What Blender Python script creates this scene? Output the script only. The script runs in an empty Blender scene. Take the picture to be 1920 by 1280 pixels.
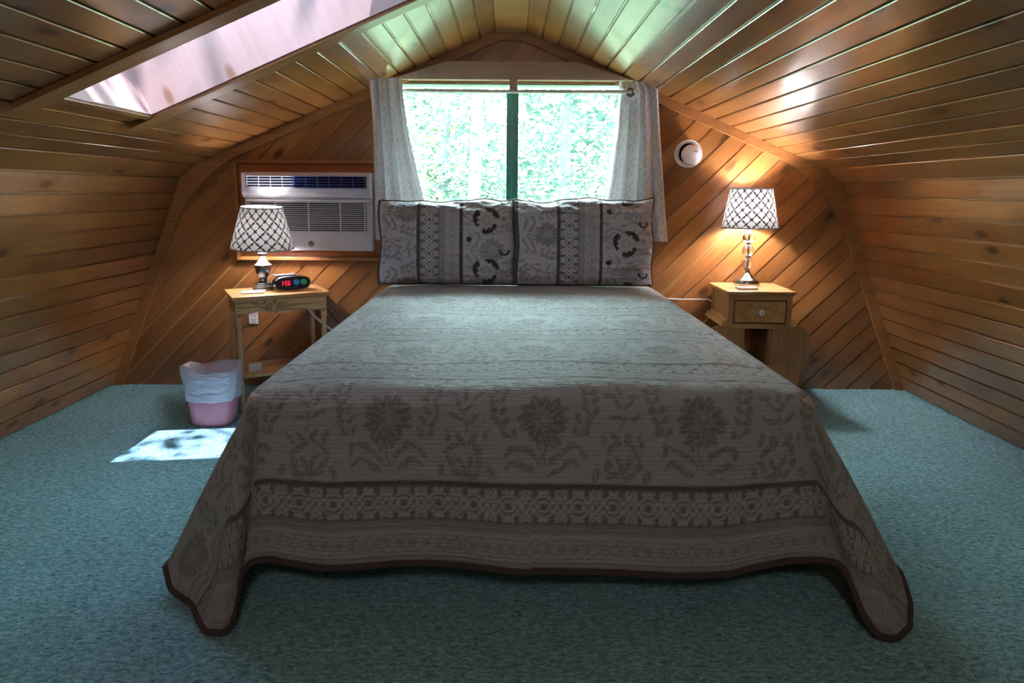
import bpy, bmesh, math, random
import numpy as np
from mathutils import Vector, Matrix
random.seed(7)
rng = np.random.default_rng(11)
R = math.radians
sc = bpy.context.scene
COL = sc.collection

# ------------------------------------------------------------------ camera
cam_d = bpy.data.cameras.new('camera')
cam = bpy.data.objects.new('camera', cam_d)
COL.objects.link(cam)
cam_d.sensor_width = 36.0
cam_d.lens = 24.0
cam_d.shift_x = 0.0026
cam_d.shift_y = -0.052
cam_d.clip_start = 0.05
cam.matrix_world = Matrix.Translation((0, 0, 1.05)) @ Matrix.Rotation(R(82), 4, 'X') @ Matrix.Rotation(R(0.4), 4, 'Z')
sc.camera = cam

# ------------------------------------------------------------------ world, sun, exposure
world = bpy.data.worlds.new('world')
sc.world = world
world.use_nodes = True
bg = world.node_tree.nodes['Background']
bg.inputs[0].default_value = (0.72, 0.94, 1.0, 1)
bg.inputs[1].default_value = 6.6
sun_d = bpy.data.lights.new('sun', 'SUN')
sun_d.energy = 18
sun_d.angle = R(0.53)
sun_d.color = (1.0, 0.97, 0.92)
sun = bpy.data.objects.new('sun', sun_d)
COL.objects.link(sun)
SUN = Vector((-0.19, 0.27, -1.0)).normalized()
sun.rotation_euler = SUN.to_track_quat('-Z', 'Y').to_euler()
sun.location = (3, -3, 8)
BULB = 120.0
FILL = 10.5  # strength of the added fill light behind the camera
sc.view_settings.view_transform = 'Standard'
sc.view_settings.look = 'None'
sc.view_settings.gamma = 1
sc.view_settings.use_curve_mapping = False
sc.view_settings.exposure = 2.6
sc.cycles.max_bounces = 12
sc.cycles.diffuse_bounces = 6
sc.cycles.transparent_max_bounces = 16
sc.cycles.sample_clamp_indirect = 12
sc.cycles.use_denoising = True

# ------------------------------------------------------------------ helpers
def tag(o, label=None, cat=None, group=None, kind=None):
    if label: o['label'] = label
    if cat: o['category'] = cat
    if group: o['group'] = group
    if kind: o['kind'] = kind
    return o

def thing(name, label, cat, loc=(0, 0, 0), rz=0, group=None, kind=None):
    o = bpy.data.objects.new(name, None)
    COL.objects.link(o)
    o.location = loc
    o.rotation_euler = (0, 0, rz)
    o.empty_display_size = 0.05
    return tag(o, label, cat, group, kind)

class MB:
    def __init__(s):
        s.v = []; s.f = []; s.sm = False
    def box(s, a, b, bev=0.0):
        (x0, y0, z0), (x1, y1, z1) = a, b
        if bev <= 0:
            i = len(s.v)
            s.v += [(x0,y0,z0),(x1,y0,z0),(x1,y1,z0),(x0,y1,z0),(x0,y0,z1),(x1,y0,z1),(x1,y1,z1),(x0,y1,z1)]
            s.f += [tuple(i+k for k in q) for q in ((0,3,2,1),(4,5,6,7),(0,1,5,4),(1,2,6,5),(2,3,7,6),(3,0,4,7))]
        else:
            bm = bmesh.new()
            bmesh.ops.create_cube(bm, size=1)
            for v in bm.verts:
                v.co = Vector(((x0+x1)/2 + v.co.x*(x1-x0), (y0+y1)/2 + v.co.y*(y1-y0), (z0+z1)/2 + v.co.z*(z1-z0)))
            bmesh.ops.bevel(bm, geom=bm.edges[:], offset=bev, segments=2, affect='EDGES', profile=0.5)
            s.add_bm(bm)
        return s
    def add_bm(s, bm, M=None):
        i = len(s.v)
        bm.verts.index_update()
        s.v += [tuple((M @ v.co) if M else v.co) for v in bm.verts]
        s.f += [tuple(i + v.index for v in f.verts) for f in bm.faces]
        bm.free()
    def prism(s, pts, y0, y1):
        """polygon of (x,z) extruded along y"""
        n = len(pts); i = len(s.v)
        s.v += [(p[0], y0, p[1]) for p in pts] + [(p[0], y1, p[1]) for p in pts]
        s.f.append(tuple(i+k for k in range(n)))
        s.f.append(tuple(i+n+k for k in reversed(range(n))))
        for k in range(n):
            k2 = (k+1) % n
            s.f.append((i+k, i+n+k, i+n+k2, i+k2))
        return s
    def poly3(s, bot, top):
        n = len(bot); i = len(s.v)
        s.v += [tuple(p) for p in bot] + [tuple(p) for p in top]
        s.f.append(tuple(i+k for k in reversed(range(n))))
        s.f.append(tuple(i+n+k for k in range(n)))
        for k in range(n):
            k2 = (k+1) % n
            s.f.append((i+k, i+k2, i+n+k2, i+n+k))
        return s
    def lathe(s, prof, c=(0, 0, 0), n=32, sx=1, sy=1, cap=True):
        i = len(s.v); m = len(prof)
        for (r, z) in prof:
            for k in range(n):
                a = 2*math.pi*k/n
                s.v.append((c[0]+r*math.cos(a)*sx, c[1]+r*math.sin(a)*sy, c[2]+z))
        for j in range(m-1):
            for k in range(n):
                k2 = (k+1) % n
                s.f.append((i+j*n+k, i+j*n+k2, i+(j+1)*n+k2, i+(j+1)*n+k))
        if cap:
            s.f.append(tuple(i+k for k in reversed(range(n))))
            s.f.append(tuple(i+(m-1)*n+k for k in range(n)))
        s.sm = True
        return s
    def tube(s, pts, r, n=8, closed=False, taper=None):
        P = [Vector(p) for p in pts]; i = len(s.v); m = len(P)
        up = Vector((0.13, 0.21, 1)).normalized()
        prev = None
        for j, p in enumerate(P):
            if closed:
                d = P[(j+1) % m] - P[j-1]
            else:
                d = P[min(j+1, m-1)] - P[max(j-1, 0)]
            if d.length < 1e-9: d = Vector((0, 0, 1))
            d.normalize()
            a = (prev if prev else up)
            a = a - d * a.dot(d)
            if a.length < 1e-4: a = Vector((1, 0, 0)) - d*d.x
            a.normalize(); prev = a
            b = d.cross(a)
            rr = r if taper is None else r + (taper - r) * j/(m-1)
            for k in range(n):
                t = 2*math.pi*k/n
                s.v.append(tuple(p + a*rr*math.cos(t) + b*rr*math.sin(t)))
        for j in range(m if closed else m-1):
            j2 = (j+1) % m
            for k in range(n):
                k2 = (k+1) % n
                s.f.append((i+j*n+k, i+j*n+k2, i+j2*n+k2, i+j2*n+k))
        if not closed:
            s.f.append(tuple(i+k for k in reversed(range(n))))
            s.f.append(tuple(i+(m-1)*n+k for k in range(n)))
        s.sm = True
        return s
    def xf(s, M, start=0):
        for k in range(start, len(s.v)):
            s.v[k] = tuple(M @ Vector(s.v[k]))
        return s
    def build(s, name, mat, parent=None, smooth=None, recalc=True):
        me = bpy.data.meshes.new(name)
        me.from_pydata(s.v, [], s.f)
        if recalc:
            bm = bmesh.new(); bm.from_mesh(me)
            bmesh.ops.recalc_face_normals(bm, faces=bm.faces[:])
            bm.to_mesh(me); bm.free()
        me.materials.append(mat)
        if (s.sm if smooth is None else smooth):
            me.polygons.foreach_set('use_smooth', [True]*len(me.polygons))
            try: me.set_sharp_from_angle(angle=R(38))
            except Exception: pass
        me.update()
        o = bpy.data.objects.new(name, me)
        COL.objects.link(o)
        if parent: o.parent = parent
        return o

def grid_mesh(name, X, Y, Z, mat, parent=None, attrs=None, uv=None, closed_u=False):
    """X,Y,Z arrays (rows, cols) -> smooth mesh; attrs: dict name->array"""
    r, c = X.shape
    me = bpy.data.meshes.new(name)
    co = np.stack([X, Y, Z], -1).reshape(-1, 3)
    idx = np.arange(r*c).reshape(r, c)
    if closed_u:
        a = idx[:-1, :]; b = np.roll(idx, -1, 1)[:-1, :]; d = idx[1:, :]; e = np.roll(idx, -1, 1)[1:, :]
    else:
        a = idx[:-1, :-1]; b = idx[:-1, 1:]; d = idx[1:, :-1]; e = idx[1:, 1:]
    F = np.stack([a, b, e, d], -1).reshape(-1, 4)
    me.vertices.add(len(co)); me.vertices.foreach_set('co', co.astype(np.float32).ravel())
    me.loops.add(F.size); me.loops.foreach_set('vertex_index', F.astype(np.int32).ravel())
    me.polygons.add(len(F))
    me.polygons.foreach_set('loop_start', (np.arange(len(F))*4).astype(np.int32))
    me.polygons.foreach_set('loop_total', np.full(len(F), 4, np.int32))
    me.polygons.foreach_set('use_smooth', np.ones(len(F), bool))
    me.update(calc_edges=True)
    if attrs:
        for k, A in attrs.items():
            at = me.attributes.new(k, 'FLOAT', 'POINT')
            at.data.foreach_set('value', A.astype(np.float32).ravel())
    if uv is not None:
        U = np.stack([uv[0], uv[1]], -1).reshape(-1, 2)
        l = me.uv_layers.new(name='UVMap')
        l.data.foreach_set('uv', U[F.ravel()].astype(np.float32).ravel())
    me.materials.append(mat)
    o = bpy.data.objects.new(name, me)
    COL.objects.link(o)
    if parent: o.parent = parent
    return o

# ------------------------------------------------------------------ materials
def new_mat(name):
    m = bpy.data.materials.new(name)
    m.use_nodes = True
    nt = m.node_tree
    return m, nt, nt.nodes['Principled BSDF'], nt.nodes['Material Output']

def N(nt, t, **kw):
    n = nt.nodes.new(t)
    for k, v in kw.items():
        if k.startswith('i_'):
            n.inputs[k[2:].replace('_', ' ')].default_value = v
        else:
            setattr(n, k, v)
    return n

def simple(name, col, rough=0.5, metal=0.0, noise=0.06, nscale=30, bump=0.0, bscale=200, spec=0.5, coat=0.0, **kw):
    m, nt, b, out = new_mat(name)
    tc = N(nt, 'ShaderNodeTexCoord')
    nz = N(nt, 'ShaderNodeTexNoise'); nz.inputs['Scale'].default_value = nscale; nz.inputs['Detail'].default_value = 4
    nt.links.new(tc.outputs['Object'], nz.inputs['Vector'])
    mr = N(nt, 'ShaderNodeMapRange')
    mr.inputs['To Min'].default_value = 1-noise; mr.inputs['To Max'].default_value = 1+noise
    nt.links.new(nz.outputs['Fac'], mr.inputs['Value'])
    mx = N(nt, 'ShaderNodeVectorMath', operation='SCALE')
    mx.inputs[0].default_value = col[:3]
    nt.links.new(mr.outputs[0], mx.inputs['Scale'])
    nt.links.new(mx.outputs[0], b.inputs['Base Color'])
    b.inputs['Roughness'].default_value = rough
    b.inputs['Metallic'].default_value = metal
    b.inputs['Specular IOR Level'].default_value = spec
    b.inputs['Coat Weight'].default_value = coat
    if bump > 0:
        n2 = N(nt, 'ShaderNodeTexNoise'); n2.inputs['Scale'].default_value = bscale; n2.inputs['Detail'].default_value = 3
        nt.links.new(tc.outputs['Object'], n2.inputs['Vector'])
        bp = N(nt, 'ShaderNodeBump'); bp.inputs['Strength'].default_value = bump; bp.inputs['Distance'].default_value = 0.003
        nt.links.new(n2.outputs['Fac'], bp.inputs['Height'])
        nt.links.new(bp.outputs[0], b.inputs['Normal'])
    return m

def wood(name, light, dark, knot, rough=0.28, coat=0.35, vary=0.22, knots=True, grain=1.0, axis='X', kscale=1.0):
    m, nt, b, out = new_mat(name)
    L = nt.links.new
    tc = N(nt, 'ShaderNodeTexCoord'); oi = N(nt, 'ShaderNodeObjectInfo')
    sep = N(nt, 'ShaderNodeSeparateXYZ'); L(tc.outputs['Object'], sep.inputs[0])
    off = N(nt, 'ShaderNodeMath', operation='MULTIPLY'); off.inputs[1].default_value = 37.0
    L(oi.outputs['Random'], off.inputs[0])
    if axis == 'X': order = ('X', 'Y', 'Z')
    elif axis == 'Z': order = ('Z', 'X', 'Y')
    else: order = ('Y', 'X', 'Z')
    ax = N(nt, 'ShaderNodeMath', operation='ADD'); L(sep.outputs[order[0]], ax.inputs[0]); L(off.outputs[0], ax.inputs[1])
    ay = N(nt, 'ShaderNodeMath', operation='MULTIPLY_ADD'); ay.inputs[1].default_value = 1.7; L(oi.outputs['Random'], ay.inputs[0]); L(sep.outputs[order[1]], ay.inputs[2])
    cb = N(nt, 'ShaderNodeCombineXYZ'); L(ax.outputs[0], cb.inputs[0]); L(ay.outputs[0], cb.inputs[1]); L(sep.outputs[order[2]], cb.inputs[2])
    # knots
    mk = N(nt, 'ShaderNodeVectorMath', operation='MULTIPLY'); mk.inputs[1].default_value = (3.6*kscale, 8.0*kscale, 2.0)
    L(cb.outputs[0], mk.inputs[0])
    vo = N(nt, 'ShaderNodeTexVoronoi', voronoi_dimensions='2D'); vo.inputs['Scale'].default_value = 1.0; vo.inputs['Randomness'].default_value = 1.0
    L(mk.outputs[0], vo.inputs['Vector'])
    # anisotropic distance -> knot mask, kept only in some cells
    kd = N(nt, 'ShaderNodeMapRange'); kd.inputs['From Min'].default_value = 0.07; kd.inputs['From Max'].default_value = 0.17
    kd.inputs['To Min'].default_value = 1; kd.inputs['To Max'].default_value = 0
    L(vo.outputs['Distance'], kd.inputs['Value'])
    sc3 = N(nt, 'ShaderNodeSeparateColor'); L(vo.outputs['Color'], sc3.inputs[0])
    gt = N(nt, 'ShaderNodeMath', operation='GREATER_THAN'); gt.inputs[1].default_value = 0.80
    L(sc3.outputs[0], gt.inputs[0])
    km = N(nt, 'ShaderNodeMath', operation='MULTIPLY'); L(kd.outputs[0], km.inputs[0]); L(gt.outputs[0], km.inputs[1])
    halo = N(nt, 'ShaderNodeMapRange'); halo.inputs['From Min'].default_value = 0.1; halo.inputs['From Max'].default_value = 0.55
    halo.inputs['To Min'].default_value = 1; halo.inputs['To Max'].default_value = 0
    L(vo.outputs['Distance'], halo.inputs['Value'])
    hm = N(nt, 'ShaderNodeMath', operation='MULTIPLY'); L(halo.outputs[0], hm.inputs[0]); L(gt.outputs[0], hm.inputs[1])
    # grain : wavy lines warped by the knots
    mg = N(nt, 'ShaderNodeVectorMath', operation='MULTIPLY'); mg.inputs[1].default_value = (0.9, 14, 14)
    L(cb.outputs[0], mg.inputs[0])
    wp = N(nt, 'ShaderNodeVectorMath', operation='SCALE'); wp.inputs[0].default_value = (0, 1.6, 0); L(hm.outputs[0], wp.inputs['Scale'])
    ad = N(nt, 'ShaderNodeVectorMath', operation='ADD'); L(mg.outputs[0], ad.inputs[0]); L(wp.outputs[0], ad.inputs[1])
    n1 = N(nt, 'ShaderNodeTexNoise'); n1.inputs['Scale'].default_value = 1.0; n1.inputs['Detail'].default_value = 5; n1.inputs['Distortion'].default_value = 0.6
    L(ad.outputs[0], n1.inputs['Vector'])
    wv = N(nt, 'ShaderNodeMath', operation='MULTIPLY'); wv.inputs[1].default_value = 34.0; L(n1.outputs['Fac'], wv.inputs[0])
    sn = N(nt, 'ShaderNodeMath', operation='SINE'); L(wv.outputs[0], sn.inputs[0])
    m01 = N(nt, 'ShaderNodeMapRange'); m01.inputs['From Min'].default_value = -1; m01.inputs['From Max'].default_value = 1
    m01.inputs['To Min'].default_value = 0.5-0.28*grain; m01.inputs['To Max'].default_value = 0.5+0.28*grain
    L(sn.outputs[0], m01.inputs['Value'])
    # slow blotches
    n2 = N(nt, 'ShaderNodeTexNoise'); n2.inputs['Scale'].default_value = 2.2; n2.inputs['Detail'].default_value = 2
    L(cb.outputs[0], n2.inputs['Vector'])
    a2 = N(nt, 'ShaderNodeMath', operation='ADD'); L(m01.outputs[0], a2.inputs[0])
    bl = N(nt, 'ShaderNodeMapRange'); bl.inputs['From Min'].default_value = 0.3; bl.inputs['From Max'].default_value = 0.7
    bl.inputs['To Min'].default_value = -0.35; bl.inputs['To Max'].default_value = 0.35
    L(n2.outputs['Fac'], bl.inputs['Value']); L(bl.outputs[0], a2.inputs[1])
    a2.use_clamp = True
    mix = N(nt, 'ShaderNodeMix', data_type='RGBA'); mix.inputs[6].default_value = (*light, 1); mix.inputs[7].default_value = (*dark, 1)
    L(a2.outputs[0], mix.inputs[0])
    last = mix.outputs[2]
    if knots:
        mh = N(nt, 'ShaderNodeMix', data_type='RGBA'); mh.inputs[7].default_value = (*dark, 1)
        hs = N(nt, 'ShaderNodeMath', operation='MULTIPLY'); hs.inputs[1].default_value = 0.55; L(hm.outputs[0], hs.inputs[0])
        L(hs.outputs[0], mh.inputs[0]); L(last, mh.inputs[6]); last = mh.outputs[2]
        mk2 = N(nt, 'ShaderNodeMix', data_type='RGBA'); mk2.inputs[7].default_value = (*knot, 1)
        ks = N(nt, 'ShaderNodeMath', operation='MULTIPLY'); ks.inputs[1].default_value = 0.85; L(km.outputs[0], ks.inputs[0])
        L(ks.outputs[0], mk2.inputs[0]); L(last, mk2.inputs[6]); last = mk2.outputs[2]
    vr = N(nt, 'ShaderNodeMapRange'); vr.inputs['To Min'].default_value = 1-vary; vr.inputs['To Max'].default_value = 1+vary
    L(oi.outputs['Random'], vr.inputs['Value'])
    sm = N(nt, 'ShaderNodeVectorMath', operation='SCALE'); L(last, sm.inputs[0]); L(vr.outputs[0], sm.inputs['Scale'])
    L(sm.outputs[0], b.inputs['Base Color'])
    rr = N(nt, 'ShaderNodeMapRange'); rr.inputs['To Min'].default_value = rough-0.06; rr.inputs['To Max'].default_value = rough+0.12
    L(n2.outputs['Fac'], rr.inputs['Value']); L(rr.outputs[0], b.inputs['Roughness'])
    b.inputs['Coat Weight'].default_value = coat
    b.inputs['Coat Roughness'].default_value = 0.17
    bp = N(nt, 'ShaderNodeBump'); bp.inputs['Strength'].default_value = 0.16; bp.inputs['Distance'].default_value = 0.002
    bs = N(nt, 'ShaderNodeTexNoise'); bs.inputs['Scale'].default_value = 7; bs.inputs['Detail'].default_value = 4
    L(cb.outputs[0], bs.inputs['Vector'])
    hb = N(nt, 'ShaderNodeMath', operation='ADD'); L(bs.outputs['Fac'], hb.inputs[0]); L(m01.outputs[0], hb.inputs[1])
    L(hb.outputs[0], bp.inputs['Height']); L(bp.outputs[0], b.inputs['Normal'])
    return m

M = {}
M['pine'] = wood('knotty_pine', (0.41, 0.178, 0.050), (0.235, 0.083, 0.020), (0.05, 0.018, 0.008), rough=0.30, coat=0.9, grain=0.55, vary=0.28)
M['pine_back'] = simple('pine_backing', (0.50, 0.29, 0.14), rough=0.22, coat=0.5)  # lighter than the boards: colour stands for light caught in the grooves
M['trim'] = wood('pine_trim', (0.41, 0.185, 0.062), (0.29, 0.115, 0.033), (0.08, 0.03, 0.012), rough=0.33, coat=0.25, vary=0.08)
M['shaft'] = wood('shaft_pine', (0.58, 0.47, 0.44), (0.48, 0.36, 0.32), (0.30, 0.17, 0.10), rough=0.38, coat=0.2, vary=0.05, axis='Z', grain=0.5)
M['header'] = wood('header_pine', (0.50, 0.37, 0.29), (0.40, 0.28, 0.21), (0.1, 0.05, 0.03), rough=0.4, coat=0.1, vary=0.05, knots=False)
M['oak'] = wood('oak', (0.62, 0.36, 0.14), (0.43, 0.22, 0.075), (0.2, 0.09, 0.03), rough=0.38, coat=0.15, vary=0.05, knots=False, grain=1.3)
M['oak_v'] = wood('oak_vertical', (0.50, 0.28, 0.11), (0.34, 0.17, 0.06), (0.2, 0.09, 0.03), rough=0.42, coat=0.1, vary=0.05, knots=False, grain=1.2, axis='Z')
M['ash'] = wood('striped_pine', (0.66, 0.43, 0.20), (0.30, 0.15, 0.055), (0.12, 0.06, 0.03), rough=0.4, coat=0.1, vary=0.04, knots=False, grain=1.8)
M['ash_v'] = wood('turned_pine', (0.62, 0.42, 0.23), (0.50, 0.31, 0.15), (0.2, 0.1, 0.05), rough=0.4, coat=0.1, vary=0.03, knots=False, grain=0.8, axis='Z')
M['white'] = simple('white_plastic', (0.66, 0.64, 0.72), rough=0.35, noise=0.02)
M['white2'] = simple('white_enamel', (0.83, 0.83, 0.85), rough=0.3, noise=0.02)
M['grille_shade'] = simple('grille_gap_shade', (0.02, 0.022, 0.03), rough=0.8)  # near-black colour stands in for shade between the grille slats
M['grey'] = simple('grey_plastic', (0.25, 0.25, 0.28), rough=0.35)
M['black'] = simple('black_plastic', (0.012, 0.012, 0.016), rough=0.16, coat=0.4)
M['nickel'] = simple('brushed_nickel', (0.62, 0.60, 0.58), rough=0.22, metal=1.0, bump=0.05)
M['dark_nickel'] = simple('dark_nickel', (0.30, 0.31, 0.34), rough=0.25, metal=1.0)
M['knob'] = simple('porcelain', (0.95, 0.95, 0.98), rough=0.12, noise=0.0)
M['paper'] = simple('paper', (0.82, 0.82, 0.84), rough=0.6)
M['pink'] = simple('pink_plastic', (0.72, 0.27, 0.33), rough=0.35, noise=0.03)
M['cord_w'] = simple('white_cord', (0.75, 0.75, 0.76), rough=0.4)
M['cord_b'] = simple('black_cord', (0.02, 0.02, 0.02), rough=0.4)
M['binding'] = simple('brown_binding', (0.075, 0.052, 0.05), rough=0.85, noise=0.15, nscale=120, bump=0.4, bscale=500)
M['steel'] = simple('dark_steel', (0.05, 0.05, 0.055), rough=0.5, metal=0.8)
M['ticking'] = simple('mattress_ticking', (0.60, 0.58, 0.55), rough=0.8, bump=0.3, bscale=300)
M['green_alu'] = simple('green_aluminium', (0.02, 0.20, 0.16), rough=0.35, noise=0.05)
M['frame_light'] = simple('pale_green_frame', (0.35, 0.55, 0.48), rough=0.4)
M['bark'] = simple('bark', (0.050, 0.060, 0.060), rough=0.9, noise=0.35, nscale=14, bump=0.8, bscale=25)
M['soil'] = simple('forest_floor', (0.06, 0.08, 0.04), rough=1.0, noise=0.4, nscale=3)
M['roofing'] = simple('roof_shell', (0.10, 0.09, 0.08), rough=0.9)

def emis(name, col, st, base=(0, 0, 0)):
    m, nt, b, out = new_mat(name)
    b.inputs['Base Color'].default_value = (*base, 1)
    b.inputs['Emission Color'].default_value = (*col, 1)
    b.inputs['Emission Strength'].default_value = st
    return m
M['bulb'] = emis('lit_bulb', (1.0, 0.93, 0.95), BULB)
M['bulb_dim'] = emis('lit_bulb_low', (1.0, 0.93, 0.95), BULB*0.40)
M['led_red'] = emis('red_led', (1.0, 0.01, 0.06), 0.32, (0.1, 0, 0))
M['btn_blue'] = simple('blue_button', (0.02, 0.22, 0.75), rough=0.4)
M['btn_green'] = simple('green_button', (0.03, 0.48, 0.30), rough=0.4)

def pane_glass(name, tint=(0.96, 1.0, 0.98)):
    m, nt, b, out = new_mat(name)
    tr = N(nt, 'ShaderNodeBsdfTransparent'); tr.inputs[0].default_value = (*tint, 1)
    gl = N(nt, 'ShaderNodeBsdfGlossy'); gl.inputs['Roughness'].default_value = 0.02
    lw = N(nt, 'ShaderNodeLayerWeight'); lw.inputs[0].default_value = 0.5
    pw = N(nt, 'ShaderNodeMath', operation='POWER'); pw.inputs[1].default_value = 4.0
    fr = N(nt, 'ShaderNodeMath', operation='MULTIPLY_ADD'); fr.inputs[1].default_value = 0.9; fr.inputs[2].default_value = 0.04
    nt.links.new(lw.outputs['Facing'], pw.inputs[0]); nt.links.new(pw.outputs[0], fr.inputs[0])
    mx = N(nt, 'ShaderNodeMixShader')
    nt.links.new(fr.outputs[0], mx.inputs[0]); nt.links.new(tr.outputs[0], mx.inputs[1]); nt.links.new(gl.outputs[0], mx.inputs[2])
    nt.links.new(mx.outputs[0], out.inputs[0])
    nt.nodes.remove(b)
    return m
M['glass'] = pane_glass('window_glass')
M['dimming'] = pane_glass('dimming_skylight_glass', (0.34, 0.325, 0.37))  # tint added to hold down the light in the skylight shaft

def crystal():
    m, nt, b, out = new_mat('crystal')
    b.inputs['Base Color'].default_value = (0.95, 0.95, 0.97, 1)
    b.inputs['Roughness'].default_value = 0.02
    b.inputs['Transmission Weight'].default_value = 1.0
    b.inputs['IOR'].default_value = 1.75
    return m
M['crystal'] = crystal()

def leaf_mat(name, col, tcol):
    m, nt, b, out = new_mat(name)
    oi = N(nt, 'ShaderNodeTexCoord')
    nz = N(nt, 'ShaderNodeTexNoise'); nz.inputs['Scale'].default_value = 1.7; nz.inputs['Detail'].default_value = 3
    nt.links.new(oi.outputs['Object'], nz.inputs['Vector'])
    df = N(nt, 'ShaderNodeBsdfDiffuse'); tl = N(nt, 'ShaderNodeBsdfTranslucent')
    for bs, c in ((df, col), (tl, tcol)):
        mr = N(nt, 'ShaderNodeMapRange'); mr.inputs['From Min'].default_value = 0.3; mr.inputs['From Max'].default_value = 0.7
        mr.inputs['To Min'].default_value = 0.7; mr.inputs['To Max'].default_value = 1.3
        nt.links.new(nz.outputs['Fac'], mr.inputs['Value'])
        vm = N(nt, 'ShaderNodeVectorMath', operation='SCALE'); vm.inputs[0].default_value = c
        nt.links.new(mr.outputs[0], vm.inputs['Scale']); nt.links.new(vm.outputs[0], bs.inputs[0])
    mx = N(nt, 'ShaderNodeMixShader'); mx.inputs[0].default_value = 0.5
    nt.links.new(df.outputs[0], mx.inputs[1]); nt.links.new(tl.outputs[0], mx.inputs[2])
    nt.links.new(mx.outputs[0], out.inputs[0]); nt.nodes.remove(b)
    return m
M['leaf'] = leaf_mat('leaf', (0.044, 0.082, 0.062), (0.072, 0.130, 0.098))
M['leaf2'] = leaf_mat('leaf_yellow', (0.060, 0.100, 0.040), (0.09, 0.15, 0.055))

def carpet():
    m, nt, b, out = new_mat('carpet')
    L = nt.links.new
    tc = N(nt, 'ShaderNodeTexCoord')
    def nz(scale, det, sv=(1, 1, 1), dist=0.0):
        vm = N(nt, 'ShaderNodeVectorMath', operation='MULTIPLY'); vm.inputs[1].default_value = sv
        L(tc.outputs['Object'], vm.inputs[0])
        n = N(nt, 'ShaderNodeTexNoise'); n.inputs['Scale'].default_value = scale; n.inputs['Detail'].default_value = det
        n.inputs['Distortion'].default_value = dist; n.inputs['Roughness'].default_value = 0.65
        L(vm.outputs[0], n.inputs['Vector']); return n
    a = nz(75, 4, (0.75, 1.5, 1), 0.8); c = nz(330, 2); d = nz(3.0, 2)
    cr = N(nt, 'ShaderNodeValToRGB')
    e = cr.color_ramp.elements
    e[0].position = 0.36; e[0].color = (0.042, 0.165, 0.215, 1)
    e[1].position = 0.60; e[1].color = (0.44, 0.80, 0.88, 1)
    mid = cr.color_ramp.elements.new(0.48); mid.color = (0.19, 0.48, 0.58, 1)
    ml = N(nt, 'ShaderNodeMix', data_type='FLOAT'); ml.inputs[0].default_value = 0.35
    L(a.outputs['Fac'], ml.inputs[2]); L(c.outputs['Fac'], ml.inputs[3])
    L(ml.outputs[0], cr.inputs[0])
    mr = N(nt, 'ShaderNodeMapRange'); mr.inputs['To Min'].default_value = 0.85; mr.inputs['To Max'].default_value = 1.15
    L(d.outputs['Fac'], mr.inputs['Value'])
    vm = N(nt, 'ShaderNodeVectorMath', operation='SCALE'); L(cr.outputs[0], vm.inputs[0]); L(mr.outputs[0], vm.inputs['Scale'])
    L(vm.outputs[0], b.inputs['Base Color'])
    b.inputs['Roughness'].default_value = 1.0; b.inputs['Specular IOR Level'].default_value = 0.1
    b.inputs['Sheen Weight'].default_value = 0.15
    bp = N(nt, 'ShaderNodeBump'); bp.inputs['Strength'].default_value = 0.9; bp.inputs['Distance'].default_value = 0.008
    L(ml.outputs[0], bp.inputs['Height']); L(bp.outputs[0], b.inputs['Normal'])
    return m
M['carpet'] = carpet()

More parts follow.
